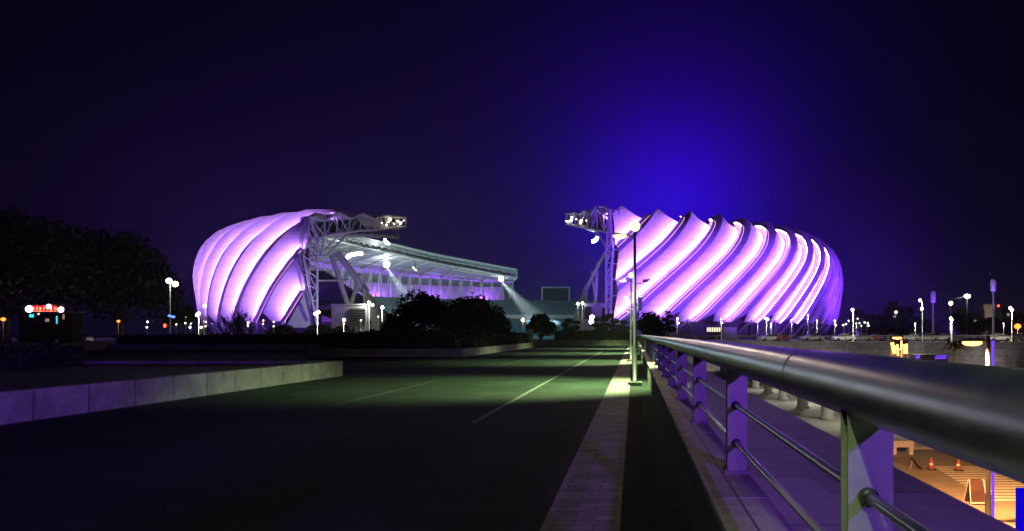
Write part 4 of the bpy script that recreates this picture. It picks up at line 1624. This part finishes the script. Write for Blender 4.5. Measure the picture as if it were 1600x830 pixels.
# A-frame board
Y = 31.7
x = X_at(1525, Y)
t = empty('a_frame_sign', (x, Y, STREET), 'brown folding board standing open beside the zebra crossing', 'sign board')
def leaf_board(y0, y1, name):
    q_ = MB()
    a0, a1 = Vector((x - 0.32, y0, STREET + 0.02)), Vector((x + 0.32, y0, STREET + 0.02))
    b0, b1 = Vector((x - 0.28, y1, STREET + 0.98)), Vector((x + 0.28, y1, STREET + 0.98))
    th_ = Vector((0, 0.03, 0))
    q_.add([a0, a1, b1, b0, a0 + th_, a1 + th_, b1 + th_, b0 + th_], ((0, 1, 2, 3), (7, 6, 5, 4), (0, 4, 5, 1), (1, 5, 6, 2), (2, 6, 7, 3), (3, 7, 4, 0)))
    return q_
leaf_board(Y - 0.28, Y - 0.02, '').build('front_panel', M['sign_brown'], t)
leaf_board(Y + 0.34, Y + 0.04, '').build('rear_panel', M['sign_brown'], t)
q = MB()
for s in (-1, 1):
    q.tube([(x + s * 0.34, Y - 0.30, STREET + 0.0), (x + s * 0.29, Y - 0.03, STREET + 1.0)], 0.018, 5)
    q.tube([(x + s * 0.34, Y + 0.38, STREET + 0.0), (x + s * 0.29, Y + 0.05, STREET + 1.0)], 0.018, 5)
q.tube([(x - 0.34, Y - 0.27, STREET + 0.08), (x + 0.34, Y - 0.27, STREET + 0.08)], 0.03, 5)
q.build('frame', M['white'], t)
# tipped board
Y = 39.9
x = X_at(1431, Y)
t = empty('barrier_board', (x, Y, STREET), 'small brown board leaning over left of the first traffic cone', 'barrier')
q = MB()
q.add([(x - 0.22, Y - .3, STREET + 0.5), (x - 0.16, Y - .3, STREET + 0.52), (x + 0.34, Y - .3, STREET), (x + 0.24, Y - .3, STREET),
       (x - 0.22, Y + .3, STREET + 0.5), (x - 0.16, Y + .3, STREET + 0.52), (x + 0.34, Y + .3, STREET), (x + 0.24, Y + .3, STREET)],
      ((0, 1, 2, 3), (7, 6, 5, 4), (0, 4, 5, 1), (1, 5, 6, 2), (2, 6, 7, 3), (3, 7, 4, 0)))
q.build('board', M['sign_brown'], t)
MB().tube([(x - 0.15, Y + 0.02, STREET + 0.46), (x - 0.3, Y + 0.02, STREET)], 0.02, 5).build('prop_leg', M['white'], t)
# pale stone bench by the street
Y = 44.7
x = X_at(1411, Y)
t = empty('stone_bench', (x, Y, STREET), 'pale stone bench block glimpsed between post and handrail', 'bench')
MB().cbox(x - 0.75, x + 0.55, Y - 0.3, Y + 0.3, STREET + 0.45, STREET + 0.82, 0.02).build('seat', M['white'], t)
MB().cbox(x - 0.70, x - 0.45, Y - 0.25, Y + 0.25, STREET, STREET + 0.448, 0.02).build('leg', M['white'], t)
MB().cbox(x + 0.28, x + 0.52, Y - 0.25, Y + 0.25, STREET, STREET + 0.448, 0.02).build('leg', M['white'], t)

# colonnade below the deck
colo = empty('colonnade', (16.5, 75, STREET), 'pale colonnade with round columns on a lit stone floor below the deck', 'colonnade')
MB().box(13.2, 21, 46.5, 140, STREET + 0.001, STREET + 0.16).build('plinth_floor', M['cream'], colo)
for i in range(10):
    Yc = 52.5 + i * 9.0
    q = MB().lathe((15.5, Yc, STREET + 0.16), [(0.62, 0), (0.62, 0.2), (0.48, 0.22), (0.46, 3.9), (0.6, 4.0), (0.6, 4.2)], 16)
    q.build('column', M['cream'], colo, True)
MB().box(14.8, 21, 47, 140, STREET + 4.37, STREET + 4.8).build('entablature', M['cream'], colo)
MB().box(20.2, 20.6, 47, 140, STREET + 0.16, STREET + 4.36).build('back_wall', M['cream'], colo)
for Yc in (57, 75, 93):
    lamp('porch_lamp', 'POINT', (17.6, Yc, STREET + 4.1), 330, (0.92, 0.95, 0.85), colo, 0.2)

# added lights, hidden at the foot of the block wall to brighten it
for i, px in enumerate((1120, 1215, 1310, 1440, 1560)):
    x, Y = X_at(px, 139), 139.0
    t = empty('added_wall_light', (x, Y, STREET), f'added white floodlight out of view that brightens the block wall, {("first", "second", "third", "fourth", "fifth")[i]} from the colonnade', 'floodlight', 'added lights hidden below the block wall')
    MB().box(x - 0.3, x + 0.3, Y - 0.2, Y + 0.1, STREET, STREET + 0.1).build('base', M['steel_dark'], t)
    MB().box(x - 0.28, x + 0.28, Y - 0.16, Y + 0.06, STREET + 0.12, STREET + 0.4).build('housing', M['steel_dark'], t)
    lamp('added_wall_lamp', 'SPOT', (x, Y + 0.12, STREET + 0.45), 700, (1.0, 0.92, 0.92), t, 0.2, (x, WALL_Y, -1.5), 150, 0.8)

# low lit kiosk with violet trim in front of the podium wall, and a palm beside it
Y = 118.0
k0, k1 = X_at(1432, Y), X_at(1481, Y)
t = empty('kiosk', ((k0 + k1) / 2, Y, STREET), 'low pale kiosk with violet lights before the block wall', 'kiosk')
MB().box(k0, k1, Y, Y + 3, STREET, EYE - 33 / F * Y).build('wall', M['white'], t)
MB().box(k0 - 0.3, k1 + 0.3, Y - 0.3, Y + 3.3, EYE - 33 / F * Y + 0.003, EYE - 32 / F * Y).build('roof', M['steel_dark'], t)
for a, b, c, d in ((1431, 1437, 554, 560), (1462, 1480, 554.5, 556.5), (1461, 1478, 558, 560.5)):
    MB().box(X_at(a, Y), X_at(b, Y), Y - 0.12, Y - 0.02, EYE + (HY - d) / F * Y, EYE + (HY - c) / F * Y).build('light_panel', M['glow_violet'], t)
x, Y = X_at(1490, 100), 100
t = empty('palm_tree', (x, Y, STREET), 'small yellow green palm lit by an orange lamp before the block wall', 'tree')
q = MB().tube([(x, Y, STREET), (x + 0.1, Y, STREET + 2.6), (x, Y, STREET + 5.0)], [0.2, 0.16, 0.13], 8)
q.build('trunk', M['bark'], t, True)
q = MB()
for i in range(40):
    a = rng.uniform(0, 2 * math.pi)
    l = rng.uniform(1.2, 2.3)
    up = rng.uniform(-0.2, 0.9)
    d = Vector((math.cos(a), math.sin(a), 0))
    side = Vector((-d.y, d.x, 0)) * 0.16
    p0 = Vector((x, Y, STREET + 4.9))
    pts = [p0, p0 + d * l * 0.5 + Vector((0, 0, l * (0.45 * up + 0.25))), p0 + d * l + Vector((0, 0, l * (0.5 * up - 0.1)))]
    q.add([pts[0] - side * .3, pts[0] + side * .3, pts[1] + side, pts[1] - side, pts[2]], ((0, 1, 2, 3), (3, 2, 4)))
q.build('crown', M['leaf_yellow'], t)
lamp('tree_uplight', 'POINT', (x - 0.6, Y - 2.2, STREET + 3.4), 260, (1.0, 0.55, 0.15), t, 0.1)

# ================================================================== far right: masts, tower, flats, cars
def violet_mast(px, Y, top, label):
    x = X_at(px, Y)
    zt = EYE + (HY - top) / F * Y
    t = empty('light_mast', (x, Y, 0), label, 'mast', 'tall violet lit masts on the right')
    MB().lathe((x, Y, 0), [(0.5, 0), (0.45, 0.4), (0.35, 0.5), (0.22, zt - 6.5)], 10).build('pole', M['white'], t, True)
    MB().lathe((x, Y, 0), [(0.3, zt - 6.5), (0.75, zt - 6.2), (0.8, zt - 3.4), (0.35, zt - 2.8)], 12).build('lamp_drum', M['white'], t, True)
    q_ = MB()
    for s in (-1, 0, 1):
        q_.box(x + s * 0.6 - 0.26, x + s * 0.6 + 0.26, Y - 0.4, Y + 0.2, zt - 1.6, zt - 0.9)
    q_.tube([(x - 0.9, Y, zt - 1.7), (x + 0.9, Y, zt - 1.7)], 0.08, 5)
    q_.tube([(x, Y, zt - 2.9), (x, Y, zt)], 0.1, 6)
    q_.build('lamp_bank', M['steel_dark'], t)
    lamp('assumed_mast_spot', 'SPOT', (x - 3.0, Y - 16, 0.6), 20000, (0.22, 0.05, 1.0), t, 0.2, (x, Y, zt - 4), 34, 0.8)  # assumed unseen violet spot, aimed up at the mast


violet_mast(1458, 230, 440, 'shorter violet lit mast, left one of two')
violet_mast(1552, 215, 420, 'taller violet lit mast, right one of two')

x, Y = X_at(1545, 340), 340
t = empty('tower', (x, Y, 0), 'pale square tower with a flared top behind the taller violet mast', 'tower')
MB().box(x - 1.9, x + 1.9, Y, Y + 4, 0, 12.5).build('shaft', M['facade_beige'], t)
MB().box(x - 2.6, x + 2.6, Y - 0.6, Y + 4.6, 12.503, 14.6).build('head', M['facade_beige'], t)
lamp('tower_lamp', 'POINT', (x - 2, Y - 9, 9.5), 900, (1.0, 0.8, 0.65), t, 0.3)

def flats(px0, px1, top, Y, label, lit, seed):
    r_ = random.Random(seed)
    x0, x1 = X_at(px0, Y), X_at(px1, Y)
    H = EYE + (HY - top) / F * Y
    t_ = empty('apartment_block', ((x0 + x1) / 2, Y, 0), label, 'building', 'dim buildings on the skyline at the right')
    MB().box(x0, x1, Y, Y + 14, 0, H).build('wall', M['facade_dim'], t_)
    MB().box(x0 + 1, x0 + 5, Y + 2, Y + 8, H + 0.003, H + 3).build('roof_hut', M['facade_dim'], t_)
    nx = max(2, int((x1 - x0) / 4.5))
    for i in range(nx):
        for j in range(int(H / 3.3)):
            xw = x0 + (i + 0.5) * (x1 - x0) / nx
            z_ = 1.4 + j * 3.3
            if z_ > H - 1.6:
                continue
            MB().box(xw - 0.8, xw + 0.8, Y - 0.06, Y - 0.003, z_, z_ + 1.5).build('window', M['glow_dim'] if r_.random() < lit else M['car_glass'], t_)


flats(1338, 1384, 492, 430, 'dim long flat block right of the stadium', 0.25, 1)
flats(1392, 1428, 479, 460, 'dim tower block behind the lone globe lamp', 0.22, 2)
flats(1500, 1532, 490, 440, 'dim block between the two violet masts', 0.15, 3)
flats(1566, 1604, 487, 420, 'dim block at the right edge of the skyline', 0.2, 4)

# high floodlight with wires
x, Y = X_at(1511, 210), 210
zt = EYE + (HY - 463) / F * Y
t = empty('high_lamp', (x, Y, 0), 'high pale green street light shining between the two violet masts', 'street lamp')
MB().lathe((x, Y, 0), [(0.2, 0), (0.12, 0.3), (0.07, zt - 0.3)], 8).build('pole', M['steel_dark'], t, True)
MB().tube([(x, Y, zt - 0.35), (x - 0.7, Y, zt - 0.1)], 0.05, 5).build('arm', M['steel_dark'], t)
MB().ball((x, Y - 0.2, zt), 0.85, 0.4, 0.5, 12, 7).build('lamp_head', M['glow_green'], t, True)
q = MB()
for a, b in (((1465, 468), (1511, 463)), ((1511, 463), (1552, 461.5))):
    pa, pb = P(*a, 212), P(*b, 212)
    mid = (pa + pb) / 2 - Vector((0, 0, 0.4))
    q.tube([pa, mid, pb], 0.05, 4)
tag(q.build('overhead_wire', M['steel_dark']), 'thin overhead wire strung past the high pale green street light', 'wire')
# red warning light on the skyline
t = empty('warning_light', P(1560, 522, 330) - Vector((0, 0, EYE)), 'small red warning light on a thin pole right of the pale tower', 'light')
c = P(1560, 478, 330)
MB().lathe((c.x, 330, 0), [(0.15, 0), (0.08, c.z - 0.5)], 6).build('pole', M['steel_dark'], t)
MB().ball(c, 0.5, n=8, m=6).build('lamp_globe', M['glow_tail'], t)


def make_car(label, m):
    t_ = empty('parked_car', (0, 0, 0), label, 'car', 'cars parked beyond the railings')
    q_ = MB()
    body = [(-2.2, 0.35), (-2.25, 0.62), (-2.1, 0.86), (-1.25, 0.92), (1.2, 0.98), (2.05, 0.92), (2.25, 0.72), (2.25, 0.35)]
    k_ = len(body)
    q_.add([(a, -0.88, z) for a, z in body] + [(a, 0.88, z) for a, z in body],
           [tuple(range(k_)), tuple(range(2 * k_ - 1, k_ - 1, -1))] + [(i, k_ + i, k_ + (i + 1) % k_, (i + 1) % k_) for i in range(k_)])
    q_.build('body', M[m], t_)
    q_ = MB()
    lo4 = [(-1.35, -0.82, 0.93), (1.75, -0.82, 0.97), (1.75, 0.82, 0.97), (-1.35, 0.82, 0.93)]
    hi4 = [(-0.55, -0.64, 1.42), (1.05, -0.64, 1.44), (1.05, 0.64, 1.44), (-0.55, 0.64, 1.42)]
    q_.add(lo4 + hi4, ((0, 1, 5, 4), (1, 2, 6, 5), (2, 3, 7, 6), (3, 0, 4, 7)))
    q_.build('window', M['car_glass'], t_)
    q_ = MB()
    q_.add([(a, b, z + 0.003) for a, b, z in hi4] + [(a * 0.9 + .02, b * 0.9, z + 0.06) for a, b, z in hi4], ((0, 1, 5, 4), (1, 2, 6, 5), (2, 3, 7, 6), (3, 0, 4, 7), (4, 5, 6, 7)))
    q_.build('roof', M[m], t_)
    for sx_ in (-1.35, 1.4):
        for sy_ in (-0.9, 0.9):
            w_ = MB().tube([(sx_, sy_ - 0.1, 0.32), (sx_, sy_ + 0.1, 0.32)], 0.32, 14)
            w_.build('wheel', M['tyre'], t_)
    for sy_ in (-0.6, 0.6):
        MB().box(-2.28, -2.24, sy_ - 0.17, sy_ + 0.17, 0.62, 0.76).build('headlight', M['white'], t_)
    return t_


protos = {}
cars = (
    (1204, 156, 'car_white', 0.1, 'white car parked left of the thin bright lamp post'),
    (1222, 152, 'car_red', 1.5, 'red car parked beside the thin bright lamp post'),
    (1268, 158, 'car_silver', 0.2, 'silver car parked under the middle of the right shell'),
    (1318, 154, 'car_white', 0.05, 'white car parked left of the brightest lamp mast'),
    (1345, 156, 'car_silver', 0.0, 'silver car parked right of the brightest lamp mast'),
    (1368, 160, 'car_red', 0.1, 'red car parked before the dark tree line'),
    (1392, 155, 'car_dark', 0.2, 'dark car parked left of the lit yellow sign'),
    (1424, 158, 'car_white', 0.0, 'white car parked right of the lit yellow sign'),
    (1448, 156, 'car_silver', 0.06, 'silver car parked right of the grey lamp mast'),
    (1472, 160, 'car_white', 0.0, 'white car parked left of the short bright lamp post'),
    (1500, 157, 'car_dark', 0.1, 'dark car parked right of the short bright lamp post'),
    (1560, 155, 'car_white', 0.0, 'white car parked under the taller violet mast'),
    (1590, 158, 'car_silver', 0.05, 'silver car parked at the right edge of the picture'),
    (298, 135, 'car_white', 0.05, 'white car parked below the left tip of the left shell'),
    (330, 136, 'car_silver', 0.0, 'silver car parked left of the bare tree'),
    (405, 134, 'car_white', 0.0, 'white car parked right of the bare tree'),
    (466, 134, 'car_silver', 0.1, 'silver car parked left of the lit lamp post by the end truss'),
    (515, 136, 'car_white', 0.0, 'white car parked right of the lit lamp post by the end truss'),
    (120, 128, 'car_white', 0.0, 'white car parked under the dark trees right of the red sign'),
    (76, 128, 'car_silver', 0.1, 'silver car parked below the red sign'))
for px, Y, m_, rz, lb_ in cars:
    loc = (X_at(px, Y), Y, 0.0)
    if m_ not in protos:
        protos[m_] = make_car(lb_, m_)
        protos[m_].location = loc
        protos[m_].rotation_euler = (0, 0, rz)
    else:
        copy_tree(protos[m_], None, loc, rz, lb_)
# lamps that light the car park (each under a lamp post that stands there)
for px, Y in ((1205, 150), (1338, 148), (1430, 148), (1485, 150), (1568, 150)):
    x = X_at(px, Y)
    t = empty('car_park_lamp', (x, Y, 0), f'slim car park lamp over the parked cars {"left of" if px < 1250 else "right of"} the right edge of the stadium' if px in (1205, 1338) else
              {1430: 'slim car park lamp beside the lit yellow sign', 1485: 'slim car park lamp beside the short bright lamp post', 1568: 'slim car park lamp under the taller violet mast'}[px],
              'street lamp', 'slim car park lamps')
    MB().lathe((x, Y, 0), [(0.1, 0), (0.05, 0.1), (0.035, 3.4)], 8).build('pole', M['pole'], t, True)
    MB().ball((x, Y, 3.5), 0.14, 0.14, 0.1, 8, 6).build('lamp_head', M['glow_globe'], t, True)
    lamp('park_light', 'POINT', (x, Y, 3.2), 420, (1, 0.95, 0.75), t, 0.1)

# ================================================================== far left: red sign on a low shop
x0, x1, Y = X_at(30, 122), X_at(112, 122), 122.0
shop = empty('shop', ((x0 + x1) / 2, Y, 0), 'low dark shop with a glowing red sign under the left trees', 'shop')
MB().box(x0, x1, Y, Y + 2.5, 0, EYE + 33 / F * Y).build('wall', M['shop_dark'], shop)
MB().box(x0 - 0.3, x1 + 0.3, Y - 0.5, Y + 2.8, EYE + 33 / F * Y + 0.003, EYE + 35 / F * Y).build('roof', M['dark'], shop)
sg = MB().box(X_at(36, Y), X_at(102, Y), Y - 0.30, Y - 0.02, EYE + 33 / F * Y - 0.05, EYE + 46 / F * Y).build('sign_board', M['dark'], shop)
for i, a in enumerate((53, 58, 63, 69, 74.5, 80, 86)):
    q = MB()
    c = P(a, 482.3, Y - 0.34)
    q.ball(c, 0.28, 0.05, 0.42 + 0.1 * (i % 2), 10, 6)
    q.tube([c + Vector((-0.2, -0.02, -0.42)), c + Vector((0.22, -0.02, -0.42))], 0.07, 5)
    q.build('sign_letter', M['glow_orange' if i in (2, 5) else 'glow_letter'], sg)
MB().box(X_at(51, Y), X_at(90, Y), Y - 0.38, Y - 0.31, EYE + 35.2 / F * Y, EYE + 44 / F * Y).build('neon_bar', M['glow_red'], sg)
for a, b, w_ in ((45.5, 483, 0.62), (95, 484, 0.5), (76, 479, 0.42)):
    MB().ball(P(a, b, Y - 0.5), w_, 0.1, w_ * 0.85, 12, 7).build('sign_lamp', M['glow_pink'], sg)
for a0, a1, b0, b1, m_ in ((46, 53, 491, 496, 'glow_teal'), (88, 90, 494, 506, 'glow_teal'), (71, 77, 498, 503, 'glow_dim'), (59, 62, 488, 492, 'glow_window'), (98, 101, 491, 499, 'glow_dim')):
    MB().box(X_at(a0, Y), X_at(a1, Y), Y - 0.06, Y - 0.01, EYE + (HY - b1) / F * Y, EYE + (HY - b0) / F * Y).build('window', M[m_], shop)
lamp('sign_light', 'POINT', P(75, 482, Y - 2.5), 60, (1.0, 0.05, 0.08), shop, 0.4)
lamp('sign_light', 'POINT', P(40, 488, Y - 2.0), 30, (0.45, 0.2, 1.0), shop, 0.4)
# little blue sign and red lamp by the lamp mast
c = P(268, 494.5, 122)
t = empty('blue_sign', (c.x, 122, 0), 'tiny blue lit sign on a post at the foot of the twin lamp mast', 'sign')
MB().lathe((c.x, 122, 0), [(0.08, 0), (0.05, 0.1), (0.04, c.z - 0.3)], 6).build('post', M['steel_dark'], t)
q = MB().box(c.x - 0.6, c.x + 0.6, 122.02, 122.1, c.z - 0.28, c.z + 0.28)
bd = q.build('board', M['dark'], t)
for s in (-0.38, 0.0, 0.38):
    MB().ball((c.x + s, 121.98, c.z - s * 0.25), 0.2, 0.06, 0.2, 8, 6).build('lamp_dot', M['glow_blue'], bd)
c = P(257.5, 509, 120)
t = empty('red_beacon', (c.x, 120, 0), 'small red light on a low post left of the twin lamp mast', 'light')
MB().lathe((c.x, 120, 0), [(0.06, 0), (0.04, c.z - 0.2)], 6).build('post', M['steel_dark'], t)
MB().ball(c, 0.2, 0.2, 0.3, 8, 6).build('lamp_globe', M['glow_tail'], t)
